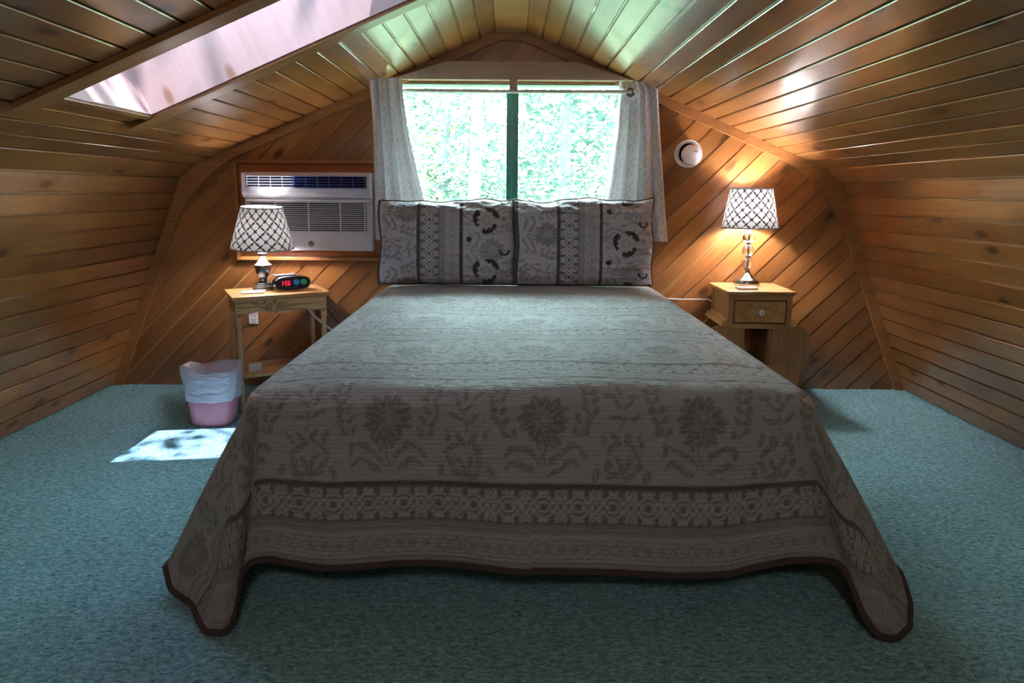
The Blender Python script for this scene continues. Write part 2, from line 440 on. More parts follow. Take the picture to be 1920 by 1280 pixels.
def fabric(name, dark, light, stripe, quilt=True, rough=0.75, trans=0.0, bumpdist=0.006, us=34, vs=95, sheen=0.2):
    """cloth whose figure comes from the attributes weave (0 dark..1 light) and band (0..1 stripe)"""
    m, nt, b, out = new_mat(name)
    L = nt.links.new
    aw = N(nt, 'ShaderNodeAttribute', attribute_name='weave'); ab = N(nt, 'ShaderNodeAttribute', attribute_name='band')
    uv = N(nt, 'ShaderNodeUVMap')
    mx = N(nt, 'ShaderNodeMix', data_type='RGBA'); mx.inputs[6].default_value = (*dark, 1); mx.inputs[7].default_value = (*light, 1)
    L(aw.outputs['Fac'], mx.inputs[0])
    ms = N(nt, 'ShaderNodeMix', data_type='RGBA'); ms.inputs[7].default_value = (*stripe, 1)
    L(ab.outputs['Fac'], ms.inputs[0]); L(mx.outputs[2], ms.inputs[6])
    nz = N(nt, 'ShaderNodeTexNoise'); nz.inputs['Scale'].default_value = 260; nz.inputs['Detail'].default_value = 3
    L(uv.outputs[0], nz.inputs['Vector'])
    mr = N(nt, 'ShaderNodeMapRange'); mr.inputs['To Min'].default_value = 0.78; mr.inputs['To Max'].default_value = 1.22
    L(nz.outputs['Fac'], mr.inputs['Value'])
    vm = N(nt, 'ShaderNodeVectorMath', operation='SCALE'); L(ms.outputs[2], vm.inputs[0]); L(mr.outputs[0], vm.inputs['Scale'])
    L(vm.outputs[0], b.inputs['Base Color'])
    b.inputs['Roughness'].default_value = rough
    b.inputs['Sheen Weight'].default_value = sheen
    sx = N(nt, 'ShaderNodeVectorMath', operation='MULTIPLY'); sx.inputs[1].default_value = (us, vs, 1)
    L(uv.outputs[0], sx.inputs[0])
    n2 = N(nt, 'ShaderNodeTexNoise'); n2.inputs['Scale'].default_value = 1.0; n2.inputs['Detail'].default_value = 3; n2.inputs['Distortion'].default_value = 1.2
    L(sx.outputs[0], n2.inputs['Vector'])
    last = n2.outputs['Fac']
    if quilt:
        sp = N(nt, 'ShaderNodeSeparateXYZ'); L(uv.outputs[0], sp.inputs[0])
        mu = N(nt, 'ShaderNodeMath', operation='MULTIPLY'); mu.inputs[1].default_value = 2*math.pi/0.021; L(sp.outputs['Y'], mu.inputs[0])
        sn = N(nt, 'ShaderNodeMath', operation='SINE'); L(mu.outputs[0], sn.inputs[0])
        ab2 = N(nt, 'ShaderNodeMath', operation='ABSOLUTE'); L(sn.outputs[0], ab2.inputs[0])
        pw = N(nt, 'ShaderNodeMath', operation='POWER'); pw.inputs[1].default_value = 0.45; L(ab2.outputs[0], pw.inputs[0])
        m3 = N(nt, 'ShaderNodeMath', operation='MULTIPLY'); m3.inputs[1].default_value = 0.30; L(pw.outputs[0], m3.inputs[0])
        ad = N(nt, 'ShaderNodeMath', operation='ADD'); L(n2.outputs['Fac'], ad.inputs[0]); L(m3.outputs[0], ad.inputs[1])
        last = ad.outputs[0]
    bp = N(nt, 'ShaderNodeBump'); bp.inputs['Strength'].default_value = 0.9; bp.inputs['Distance'].default_value = bumpdist
    L(last, bp.inputs['Height']); L(bp.outputs[0], b.inputs['Normal'])
    if trans > 0:
        tl = N(nt, 'ShaderNodeBsdfTranslucent'); L(vm.outputs[0], tl.inputs[0])
        ms2 = N(nt, 'ShaderNodeMixShader'); ms2.inputs[0].default_value = trans
        L(b.outputs[0], ms2.inputs[1]); L(tl.outputs[0], ms2.inputs[2]); L(ms2.outputs[0], out.inputs[0])
    return m
M['quilt'] = fabric('damask_quilt', (0.125, 0.115, 0.112), (0.46, 0.505, 0.505), (0.085, 0.062, 0.062), rough=0.5, sheen=0.25, us=55, vs=120, bumpdist=0.009)
M['sham'] = fabric('damask_sham', (0.13, 0.13, 0.155), (0.62, 0.62, 0.68), (0.05, 0.045, 0.05), us=22, vs=110, quilt=False, bumpdist=0.011)
M['curtain'] = fabric('leaf_curtain', (0.42, 0.42, 0.46), (0.80, 0.79, 0.83), (0.3, 0.3, 0.3), quilt=False, trans=0.04, us=20, vs=20, bumpdist=0.003, sheen=0.3)
M['shade'] = fabric('lattice_lampshade', (0.02, 0.02, 0.03), (0.78, 0.78, 0.76), (0.05, 0.05, 0.06), quilt=False, trans=0.035, us=200, vs=200, bumpdist=0.0005, sheen=0.1)
M['liner'] = fabric('white_bin_liner', (0.7, 0.7, 0.75), (0.80, 0.79, 0.88), (0.7, 0.7, 0.7), quilt=False, trans=0.2, us=9, vs=14, bumpdist=0.02, rough=0.3, sheen=0)

# ------------------------------------------------------------------ room profile
D = 3.61            # back wall
Y0 = -1.9           # near end of the attic
RX, RZ = 0.073, 1.853
TH = 0.012          # plank thickness
K = -0.431
CE = (1.63, RZ + K*(1.63-RX))    # end of the slope
KN = (1.72, 1.113)
FL = (2.145, 0.0)
prof = [(-FL[0], 0), (-KN[0], KN[1]), (-CE[0], CE[1]), (-RX, RZ), (RX, RZ), CE, KN, FL]

def offset_profile(P, d):
    """offset an open polyline outwards by d (mitred)"""
    out = []
    n = len(P)
    for i in range(n):
        ns = []
        for a, b in ((i-1, i), (i, i+1)):
            if a < 0 or b >= n: continue
            dx, dz = P[b][0]-P[a][0], P[b][1]-P[a][1]
            l = math.hypot(dx, dz)
            ns.append((-dz/l, dx/l))       # left of travel = outside (profile runs left wall up and over)
        if len(ns) == 1:
            out.append((P[i][0]+ns[0][0]*d, P[i][1]+ns[0][1]*d))
        else:
            mx, mz = ns[0][0]+ns[1][0], ns[0][1]+ns[1][1]
            k = d / (1 + ns[0][0]*ns[1][0]+ns[0][1]*ns[1][1])
            out.append((P[i][0]+mx*k, P[i][1]+mz*k))
    return out
inn = offset_profile(prof, TH)
outp = offset_profile(prof, 0.13)

def seg_box(mb, i, y0, y1, t0=0.0, t1=1.0):
    if i == 0: t0 = -0.06
    if i == 6: t1 = 1.06
    a, b, c, d = inn[i], inn[i+1], outp[i+1], outp[i]
    l = lambda p, q, t: (p[0]+(q[0]-p[0])*t, p[1]+(q[1]-p[1])*t)
    mb.prism([l(a, b, t0), l(a, b, t1), l(d, c, t1), l(d, c, t0)], y0, y1)

wl = MB(); seg_box(wl, 0, Y0, D+0.13)
wl = wl.build('wall_left', M['pine_back']); tag(wl, 'sloping left wall of horizontal knotty pine boards', 'wall', kind='structure')
wr = MB(); seg_box(wr, 6, Y0, D+0.13)
wr = wr.build('wall_right', M['pine_back']); tag(wr, 'sloping right wall of horizontal knotty pine boards', 'wall', kind='structure')

# skylight opening on the left slope (segment 2: from eave to ridge)
slope_len = math.hypot(CE[0]-RX, RZ-CE[1])
PITCH = slope_len/19
SK_Y = (2.03, 2.535)
SK_S = (2*PITCH, 15*PITCH)          # distance down the slope from the ridge board
t_lo = 1 - SK_S[1]/slope_len; t_hi = 1 - SK_S[0]/slope_len
ce = MB()
for i in (1, 3, 4, 5): seg_box(ce, i, Y0, D+0.13)
seg_box(ce, 2, Y0, SK_Y[0]); seg_box(ce, 2, SK_Y[1], D+0.13)
seg_box(ce, 2, SK_Y[0], SK_Y[1], 0, t_lo); seg_box(ce, 2, SK_Y[0], SK_Y[1], t_hi, 1)
ce = ce.build('ceiling', M['pine_back']); tag(ce, 'gambrel ceiling of glossy pine boards running to the window wall', 'ceiling', kind='structure')

def plank_mesh(L, w, t=TH, c=0.0022, name='plank'):
    pts = [(-w/2, 0), (-w/2, t-c), (-w/2+c, t), (w/2-c, t), (w/2, t-c), (w/2, 0)]
    mb = MB(); n = 6
    mb.v = [(x, p[0], p[1]) for x in (0, L) for p in pts]
    mb.f = [tuple(reversed(range(n))), tuple(range(n, 2*n))] + [(k, (k+1) % n, n+(k+1) % n, n+k) for k in range(n)]
    me = bpy.data.meshes.new(name); me.from_pydata(mb.v, [], mb.f)
    bm = bmesh.new(); bm.from_mesh(me); bmesh.ops.recalc_face_normals(bm, faces=bm.faces[:]); bm.to_mesh(me); bm.free()
    me.materials.append(M['pine']); me.update()
    return me

GAP = 0.0085
_pm = {}
def lay_planks(parent, A, B, n, cuts=None):
    """n planks between profile points A and B (inside face on the line A-B); cuts(i)-> list of (y0,y1)"""
    dx, dz = B[0]-A[0], B[1]-A[1]
    l = math.hypot(dx, dz); pitch = l/n
    nx, nz = dz/l, -dx/l                       # inside normal for left-to-right travel
    for i in range(n):
        s = (i+0.5)/n
        cx, cz = A[0]+dx*s, A[1]+dz*s
        for (ya, yb) in (cuts(i) if cuts else [(Y0, D)]):
            key = (round(yb-ya, 4), round(pitch, 5))
            if key not in _pm: _pm[key] = plank_mesh(yb-ya, pitch-GAP)
            o = bpy.data.objects.new('plank', _pm[key]); COL.objects.link(o)
            j = random.uniform(-0.0008, 0.0008)
            X = Vector((0, 1, 0)); Z = Vector((nx, 0, nz)); Yv = Z.cross(X)
            Mx = Matrix((X, Yv, Z)).transposed().to_4x4()
            Mx.translation = Vector((cx - nx*(TH-j), ya, cz - nz*(TH-j)))
            o.parent = parent; o.matrix_world = Mx
lay_planks(wl, (-FL[0], 0), (-KN[0], KN[1]), 14)
lay_planks(wr, KN, FL, 14)
lay_planks(ce, (-KN[0], KN[1]), (-CE[0], CE[1]), 1)
lay_planks(ce, CE, KN, 1)
def sky_cuts(i):   # i counts from the eave upwards
    k = 18 - i
    return [(Y0, SK_Y[0]), (SK_Y[1], D)] if 2 <= k < 15 else [(Y0, D)]
lay_planks(ce, (-CE[0], CE[1]), (-RX, RZ), 19, sky_cuts)
lay_planks(ce, (RX, RZ), CE, 19)
# flat ridge board
rb = MB().box((-RX-0.004, Y0, RZ-0.006), (RX+0.004, D, RZ+TH+0.002), 0.003).build('ridge_board', M['trim'], ce)
rb.data.transform(Matrix.Rotation(R(0), 4, 'Z'))

# back wall : slab with the window hole, diagonal boards on it
WX = (-0.63, 0.65); WZ = (0.84, 1.60)
def clip(poly, a, b, c):
    """keep a*x+b*z<=c"""
    out = []
    for i in range(len(poly)):
        p, q = poly[i], poly[(i+1) % len(poly)]
        dp, dq = a*p[0]+b*p[1]-c, a*q[0]+b*q[1]-c
        if dp <= 0: out.append(p)
        if (dp < 0 < dq) or (dq < 0 < dp):
            t = dp/(dp-dq); out.append((p[0]+(q[0]-p[0])*t, p[1]+(q[1]-p[1])*t))
    return out
def minus_window(poly):
    res = []
    r = clip(poly, 1, 0, WX[0]); res.append(r)
    r = clip(poly, -1, 0, -WX[1]); res.append(r)
    mid = clip(clip(poly, -1, 0, -WX[0]), 1, 0, WX[1])
    res.append(clip(mid, 0, 1, WZ[0])); res.append(clip(mid, 0, -1, -WZ[1]))
    return [q for q in res if len(q) >= 3]
full = [(x, z) for x, z in inn]
full[0] = (inn[0][0], 0); full[-1] = (inn[-1][0], 0)
wb = MB()
for q in minus_window(full): wb.prism(q, D+TH, D+0.13)
wb = wb.build('wall_back', M['pine_back']); tag(wb, 'window wall of diagonal knotty pine boards behind the bed', 'wall', kind='structure')
c45 = math.sqrt(0.5)
BW = 0.0905
clipprof = [(x, z) for x, z in prof]
vmin, vmax = -1.75, 2.9
k = 0
v = vmin
while v < vmax:
    # band: v = (-x+z)*c45 across,  u = (x+z)*c45 along
    a0, a1 = v+GAP/2, v+BW-GAP/2
    band = [((u - w)*c45, (u + w)*c45) for u, w in ((-4, a0), (4, a0), (4, a1), (-4, a1))]
    poly = band
    for i in range(len(prof)):
        p, q = prof[i], prof[(i+1) % len(prof)]
        dx, dz = q[0]-p[0], q[1]-p[1]
        poly = clip(poly, -dz, dx, -dz*p[0]+dx*p[1])
        if len(poly) < 3: break
    if len(poly) >= 3:
        pcs = minus_window(poly)
        # pieces of one board: group those that touch (share the same side of the window)
        low = [q for q in pcs]
        comps = []
        for q in low:
            hit = None
            for cset in comps:
                if any(abs(p[0]-r[0]) < 1e-6 and abs(p[1]-r[1]) < 1e-6 for p in q for qq in cset for r in qq):
                    cset.append(q); hit = cset; break
            if not hit: comps.append([q])
        for cset in comps:
            area = sum(abs(sum(q[i][0]*q[(i+1) % len(q)][1]-q[(i+1) % len(q)][0]*q[i][1] for i in range(len(q))))/2 for q in cset)
            if area < 0.0015: continue
            mb = MB()
            j = random.uniform(-0.0008, 0.0008)
            for q in cset: mb.poly3([((x+z)*c45, (z-x)*c45, 0) for x, z in q], [((x+z)*c45, (z-x)*c45, TH+j) for x, z in q])
            o = mb.build('plank', M['pine'], wb)
            # local x along grain (1,0,1), local y across (-1,0,1), local z towards the room (-Y)
            o.matrix_world = Matrix(((c45, -c45, 0, 0), (0, 0, -1, D+TH), (c45, c45, 0, 0), (0, 0, 0, 1)))
    v += BW

wn = MB(); wn.prism([(x, z) for x, z in full], Y0-0.13, Y0)
wn = wn.build('wall_front', M['pine']); tag(wn, 'end wall of the attic behind the viewpoint', 'wall', kind='structure')

fl = MB().box((-2.3, Y0-0.13, -0.12), (2.3, D+0.13, 0)).build('floor', M['carpet'])
tag(fl, 'blue green cut pile carpet covering the attic floor', 'floor', kind='structure')

# trim that follows the edge of the window wall
def arc_profile():
    pts = [(RX, RZ), CE]
    # rounded knee
    A, B, C = Vector(CE), Vector(KN), Vector(FL)
    p0 = A + (Vector((RX, RZ))-A).normalized()*0.20
    p2 = B + (C-B).normalized()*0.26
    ctrl = Vector(((A.x+B.x)/2+0.0, (A.y+B.y)/2))
    inner = [(0.0, RZ-0.040)]
    def off(p, d, w): return Vector(p) + Vector(d)*w
    nslope = Vector((-0.396, -0.918)); nwall = Vector((-0.934, -0.357))
    s0 = Vector((RX, RZ)) + nslope*0.045; inner.append((s0.x, s0.y))
    q0 = p0 + nslope*0.045; q2 = p2 + nwall*0.055; qc = ctrl + (nslope+nwall).normalized()*0.052
    for t in np.linspace(0, 1, 10):
        p = q0*(1-t)**2 + qc*2*t*(1-t) + q2*t*t
        inner.append((p.x, p.y))
    q3 = Vector(FL) + nwall*0.05; inner.append((q3.x-0.0, 0.0))
    outer = [(0.0, RZ), (RX, RZ), CE, KN, FL]
    return outer, inner
outer, inner = arc_profile()
for sgn, nm, lb in ((-1, 'trim_1', 'curved pine trim following the left roof line on the window wall'), (1, 'trim_2', 'curved pine trim following the right roof line on the window wall')):
    me = MB(); t = 0.018
    # strip of quads between outer and inner, resampled on the same parameter
    def resample(P, n):
        P = [Vector(p) for p in P]; L = [0]
        for a, b in zip(P, P[1:]): L.append(L[-1]+(b-a).length)
        out = []
        for s in np.linspace(0, L[-1], n):
            for i in range(len(L)-1):
                if s <= L[i+1]+1e-9:
                    f = (s-L[i])/max(1e-9, L[i+1]-L[i]); out.append(P[i]+(P[i+1]-P[i])*f); break
        return out
    n = 60
    O = resample(outer, n); I = resample(inner, n)
    nv = 2*n
    me.v = [(sgn*p.x, D-t, p.y) for p in O]+[(sgn*p.x, D-t, p.y) for p in I]+[(sgn*p.x, D+0.002, p.y) for p in O]+[(sgn*p.x, D+0.002, p.y) for p in I]
    for i in range(n-1):
        me.f += [(i, i+1, n+i+1, n+i), (n+i, n+i+1, 3*n+i+1, 3*n+i), (i, 2*n+i, 2*n+i+1, i+1)]
    o = me.build(nm, M['trim']); tag(o, lb, 'trim', kind='structure')
# gable header board
hb = MB().prism([(-0.60, 1.612), (0.62, 1.612), (0.335, 1.70), (-0.325, 1.70)], D-0.055, D-0.001).build('trim_3', M['header'])
tag(hb, 'greyish pine header board spanning the gable above the window', 'trim', kind='structure')

# ------------------------------------------------------------------ window
wroot = thing('window_1', 'wide sliding window with green frame between the curtains', 'window', (0, D+0.05, 0), kind='structure')
yw = 0.0
def lbox(name, mat, a, b, parent, bev=0.002):
    return MB().box(a, b, bev).build(name, mat, parent)
lbox('window_jamb', M['trim'], (WX[0]-0.0, -0.055, WZ[0]), (WX[0]+0.018, 0.08, WZ[1]), wroot)
lbox('window_jamb', M['trim'], (WX[1]-0.018, -0.055, WZ[0]), (WX[1], 0.08, WZ[1]), wroot)
lbox('window_sill', M['trim'], (WX[0]-0.02, -0.075, WZ[0]), (WX[1]+0.02, 0.08, WZ[0]+0.02), wroot)
lbox('window_head', M['frame_light'], (WX[0], -0.045, WZ[1]-0.006), (WX[1], 0.08, WZ[1]), wroot)
lbox('head_rail', M['green_alu'], (WX[0]+0.018, 0.0, 1.562), (WX[1]-0.018, 0.03, 1.573), wroot)
lbox('bottom_rail', M['green_alu'], (WX[0]+0.018, 0.0, WZ[0]+0.02), (WX[1]-0.018, 0.03, WZ[0]+0.05), wroot)
lbox('side_rail', M['green_alu'], (WX[0]+0.018, 0.0, WZ[0]+0.05), (WX[0]+0.04, 0.03, 1.562), wroot)
lbox('side_rail', M['green_alu'], (WX[1]-0.04, 0.0, WZ[0]+0.05), (WX[1]-0.018, 0.03, 1.562), wroot)
st1 = lbox('meeting_stile', M['green_alu'], (-0.021, -0.018, WZ[0]+0.05), (0.0103, 0.0, 1.565), wroot)
st2 = lbox('meeting_stile', M['green_alu'], (0.002, 0.0003, WZ[0]+0.05), (0.042, 0.016, 1.565), wroot)
lbox('latch', M['white2'], (0.036, -0.012, 1.225), (0.050, -0.003, 1.236), st2, 0.001)
for a, b in ((WX[0]+0.04, -0.02), (0.042, WX[1]-0.04)):
    MB().box((a, 0.010, WZ[0]+0.05), (b, 0.014, 1.562)).build('window_pane', M['glass'], wroot)
    MB().box((a, 0.010, 1.573), (b, 0.014, WZ[1]-0.006)).build('transom_pane', M['glass'], wroot)

# ------------------------------------------------------------------ skylight (window_2)
sky = thing('window_2', 'deep skylight shaft cut into the left ceiling slope', 'window', (0, 0, 0), kind='structure')
sd = Vector((-CE[0]+RX, 0, CE[1]-RZ)).normalized()     # down the slope
nn = Vector((0.396, 0, -0.918)).normalized()           # into the room
org = Vector((-RX, 0, RZ))
def SP(s, y, h): return org + sd*s + Vector((0, y, 0)) + nn*h
def sbox(name, mat, s0, s1, y0, y1, h0, h1, parent=sky):
    mb = MB()
    mb.box((s0, y0, h0), (s1, y1, h1), 0.0015)
    Mx = Matrix((sd, Vector((0, 1, 0)), nn)).transposed().to_4x4(); Mx.translation = org
    o = mb.build(name, mat, parent); o.matrix_world = Mx
    return o
s0, s1 = SK_S; DEP = -0.34
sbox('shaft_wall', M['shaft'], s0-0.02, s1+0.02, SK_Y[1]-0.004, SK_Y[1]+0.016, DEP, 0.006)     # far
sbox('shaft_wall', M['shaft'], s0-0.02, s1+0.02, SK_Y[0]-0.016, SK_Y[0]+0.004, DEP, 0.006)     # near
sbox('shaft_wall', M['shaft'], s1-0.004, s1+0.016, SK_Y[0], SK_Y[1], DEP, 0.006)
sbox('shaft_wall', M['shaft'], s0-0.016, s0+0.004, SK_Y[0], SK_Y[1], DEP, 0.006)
sbox('casing', M['trim'], s0-0.09, s1+0.10, SK_Y[1]+0.002, SK_Y[1]+0.085, 0.0, 0.018)
sbox('casing', M['trim'], s0-0.09, s1+0.10, SK_Y[0]-0.085, SK_Y[0]-0.002, 0.0, 0.018)
sbox('casing', M['trim'], s1+0.002, s1+0.026, SK_Y[0], SK_Y[1], 0.0, 0.014)
sbox('casing', M['trim'], s0-0.07, s0-0.002, SK_Y[0], SK_Y[1], 0.0, 0.014)
for a, b in (((s0, s0+0.04), None), ((s1-0.04, s1), None)):
    sbox('skylight_frame', M['steel'], a[0], a[1], SK_Y[0], SK_Y[1], DEP-0.03, DEP)
sbox('skylight_frame', M['steel'], s0, s1, SK_Y[0], SK_Y[0]+0.03, DEP-0.03, DEP)
sbox('skylight_frame', M['steel'], s0, s1, SK_Y[1]-0.03, SK_Y[1], DEP-0.03, DEP)
sbox('skylight_pane', M['dimming'], s0+0.04, s1-0.04, SK_Y[0]+0.03, SK_Y[1]-0.03, DEP-0.018, DEP-0.012)

# ------------------------------------------------------------------ textile figures (numpy)
def stamp(mask, x, y, cx, cy, ang, a, b, val=1.0, vein=True):
    ca, sa = math.cos(ang), math.sin(ang)
    dx, dy = x-cx, y-cy
    p = (dx*ca+dy*sa)/a; q = (-dx*sa+dy*ca)/b
    d = np.sqrt(p*p+q*q)
    m = np.clip((1-d)*4.0, 0, 1)*val
    if vein: m = m*np.where((np.abs(q) < 0.22) & (p < 0.6), 0.45, 1.0)
    np.maximum(mask, m, out=mask)

def damask(x, y, PX=0.375):
    """0 ground .. 1 figure; y measured from the bottom of the band (height about .28)"""
    x = x+0.004*np.sin(y*55+x*9)+0.003*np.sin(y*120+x*31); y = y+0.004*np.sin(x*61)+0.0025*np.sin(x*133+y*40)
    xx = np.abs((x + PX/2) % PX - PX/2)       # mirrored about the flower axis, 0..PX/2
    m = np.zeros_like(x)
    cy = 0.148
    for k, an in enumerate((90, 58, 28, 0, -28, -58, -90)):
        A = R(an); r = 0.040 if an > -50 else 0.045
        stamp(m, xx, y, r*math.cos(A), cy+r*math.sin(A), A, 0.024, 0.0125, 0.95)
    for an in (75, 35, 5, -40, -75):
        A = R(an); stamp(m, xx, y, 0.017*math.cos(A), cy+0.017*math.sin(A), A, 0.014, 0.007, 0.7)
    # stem and bottom scrolls
    stamp(m, xx, y, 0, 0.062, R(90), 0.034, 0.004, 0.8, False)
    for (px, py, an, a, b) in ((0.022, 0.055, 55, .026, .007), (0.045, 0.075, 35, .026, .008), (0.068, 0.082, 0, .022, .008), (0.086, 0.070, -60, .018, .007),
                               (0.035, 0.030, 30, .026, .007), (0.060, 0.045, 10, .022, .008), (0.080, 0.040, -50, .014, .006),
                               (0.018, 0.090, 70, .022, .006)):
        stamp(m, xx, y, px, py, R(an), a, b, 0.85)
    # side branch with leaves
    for t in np.linspace(0, 1, 6):
        bx, by = 0.088+0.022*math.sin(2.4*t), 0.105+0.13*t
        stamp(m, xx, y, bx+0.012, by+0.010, R(55), .018, .0075, 0.9)
        stamp(m, xx, y, bx-0.011, by+0.012, R(120), .017, .007, 0.85)
    # in-between motif about x = PX/2
    ox = PX/2
    for (dx, py, an, a, b) in ((0.0, 0.022, 90, .017, .011), (0.020, 0.014, 20, .018, .009), (0.012, 0.045, 60, .02, .007), (0.035, 0.040, 60, .020, .008),
                               (0.030, 0.075, 130, .024, .008), (0.015, 0.100, 60, .024, .008), (0.045, 0.100, 80, .018, .007), (0.0, 0.135, 90, .03, .004),
                               (0.022, 0.150, 25, .024, .006), (0.012, 0.180, 50, .02, .006), (0.030, 0.205, 30, .02, .007), (0.0, 0.215, 90, .026, .006),
                               (0.060, 0.020, 110, .02, .008), (0.018, 0.245, 20, .022, .007), (0.05, 0.262, -10, .02, .008), (0.0, 0.275, 90, .016, .009)):
        stamp(m, xx, y, ox-dx, py, R(180-an), a, b, 0.85)
    # small flower heads high in the band
    for an in range(0, 360, 60):
        A = R(an); stamp(m, xx, y, 0.05+0.014*math.cos(A), 0.262+0.014*math.sin(A), A, .011, .007, 0.75)
    return m

def lattice(x, y, h):
    """light tracery 0..1 in a band of height h"""
    p = 0.084
    yy = y-h/2
    xx = (x + p/2) % p - p/2
    L = np.zeros_like(x)
    def line(d, w): np.maximum(L, np.clip(1.5-np.abs(d)/w, 0, 1), out=L)
    w = 0.0033
    rr = np.sqrt(xx**2+yy**2)
    line(rr-0.0125, w)
    ax = np.abs(xx)
    line((ax+np.abs(yy))*0.707-0.024, w)
    line((ax-np.abs(yy))*0.707-0.009, w)
    line(np.sqrt((ax-p/2)**2+yy**2)-0.009, w)
    line(np.sqrt(xx**2+(np.abs(yy)-0.034)**2)-0.010, w)
    line(np.sqrt((ax-p/2)**2+(np.abs(yy)-0.028)**2)-0.012, w)
    L *= (np.abs(yy) < h/2-0.003)
    return L

def small_net(x, y, h):
    p = 0.03
    a = np.abs(((x+y)/p) % 1-0.5); b = np.abs(((x-y)/p) % 1-0.5)
    L = np.clip(1-np.minimum(a, b)/0.07, 0, 1)
    r = np.sqrt(((x % p)-p/2)**2+((y-h/2))**2)
    L = np.maximum(L, np.clip(1-np.abs(r-0.008)/0.003, 0, 1))
    return L*((y > 0.006) & (y < h-0.006))

def cloth_bands(x, v, order):
    """order: list of (kind, height) stacked from v=0. returns weave, band"""
    W = np.full_like(x, 0.75); B = np.zeros_like(x)
    v0 = 0.0
    for kind, h in order:
        s = (v >= v0) & (v < v0+h)
        if s.any():
            xs, ys = x[s], v[s]-v0
            if kind == 'damask':
                W[s] = 0.88 - 0.68*damask(xs, ys)
            elif kind == 'damask_dark':
                d = damask(xs+0.19, ys)
                W[s] = 0.90 - 0.55*d
                X2 = (xs+0.04) % 0.25-0.125; Y2 = ys-0.115
                r = np.sqrt(X2**2+Y2**2); th = np.arctan2(Y2, X2)
                edge = 0.043+0.005*np.cos(10*th)
                ring = (r > edge) & (r < 0.058+0.010*np.abs(np.sin(1.5*th))) & (np.abs(np.sin(th*1.5+0.6)) > 0.42)
                w2 = W[s]; b2 = B[s]
                ins = r < edge
                w2[ins] = 0.9 - 0.5*(np.abs(np.sin(5*th[ins])) < 0.16) - 0.45*(np.abs(r[ins]-0.02) < 0.002)
                b2[ring] = 1.0
                # dark curls at the edges of the repeat
                r3 = np.sqrt((X2-0.10)**2*1.2+(ys-0.205)**2); b2[(r3 > 0.016) & (r3 < 0.028) & (X2 < 0.104)] = 1
                r4 = np.sqrt((X2+0.095)**2+(ys-0.03)**2); b2[r4 < 0.013] = 1
                W[s] = w2; B[s] = b2
            elif kind == 'lattice':
                W[s] = 0.12 + 0.85*lattice(xs, ys, h)
            elif kind == 'plain':
                W[s] = 0.48
            elif kind == 'net':
                W[s] = 0.78 - 0.40*small_net(xs, ys, h)
                e = (ys < 0.004) | (ys > h-0.004); w2 = W[s]; w2[e] = 0.98; W[s] = w2
            elif kind == 'stripe':
                B[s] = 0.9
        v0 += h
    return W, B

# ------------------------------------------------------------------ bed
XC = 0.055; HW = 0.715; YF = 1.565; ZT = 0.582; YH = 3.585
bed = thing('bed', 'wide bed on a low dark metal frame under the damask quilt', 'bed', (XC, 2.58, 0))
def loc_box(name, mat, a, b, parent, bev):
    px, py = parent.location.x, parent.location.y
    return MB().box((a[0]-px, a[1]-py, a[2]), (b[0]-px, b[1]-py, b[2]), bev).build(name, mat, parent, smooth=True)
loc_box('mattress', M['ticking'], (XC-HW+0.018, YF+0.022, 0.345), (XC+HW-0.018, YH, ZT-0.014), bed, 0.035)
bs = loc_box('box_spring', M['ticking'], (XC-HW+0.02, YF+0.026, 0.150), (XC+HW-0.02, YH, 0.343), bed, 0.012)
for sx in (-1, 1):
    loc_box('frame_rail', M['steel'], (XC+sx*0.62-0.02, YF+0.10, 0.11), (XC+sx*0.62+0.02, YH-0.1, 0.149), bed, 0.003)
for yy in (YF+0.30, 2.6, YH-0.3):
    loc_box('cross_rail', M['steel'], (XC-0.60, yy-0.015, 0.115), (XC+0.60, yy+0.015, 0.145), bed, 0.003)
for sx in (-0.58, 0, 0.58):
    for yy in (YF+0.30, YH-0.3):
        mb = MB(); mb.lathe([(0.02, 0), (0.024, 0.01), (0.014, 0.03), (0.012, 0.114)], (sx, yy-2.58, 0), 14)
        mb.build('leg', M['steel'], bed)

# ------------------------------------------------------------------ quilt draped over it
RE = 0.085
def drape_curve(d, fl, down_max):
    """distance beyond the flat -> outward, downward; works on arrays"""
    a = np.minimum(d/RE, math.pi/2)
    o = RE*np.sin(a); z = RE*(1-np.cos(a))
    e = np.maximum(d-RE*math.pi/2, 0)
    return o + e*fl, z + e*np.sqrt(np.maximum(0, 1-fl*fl))

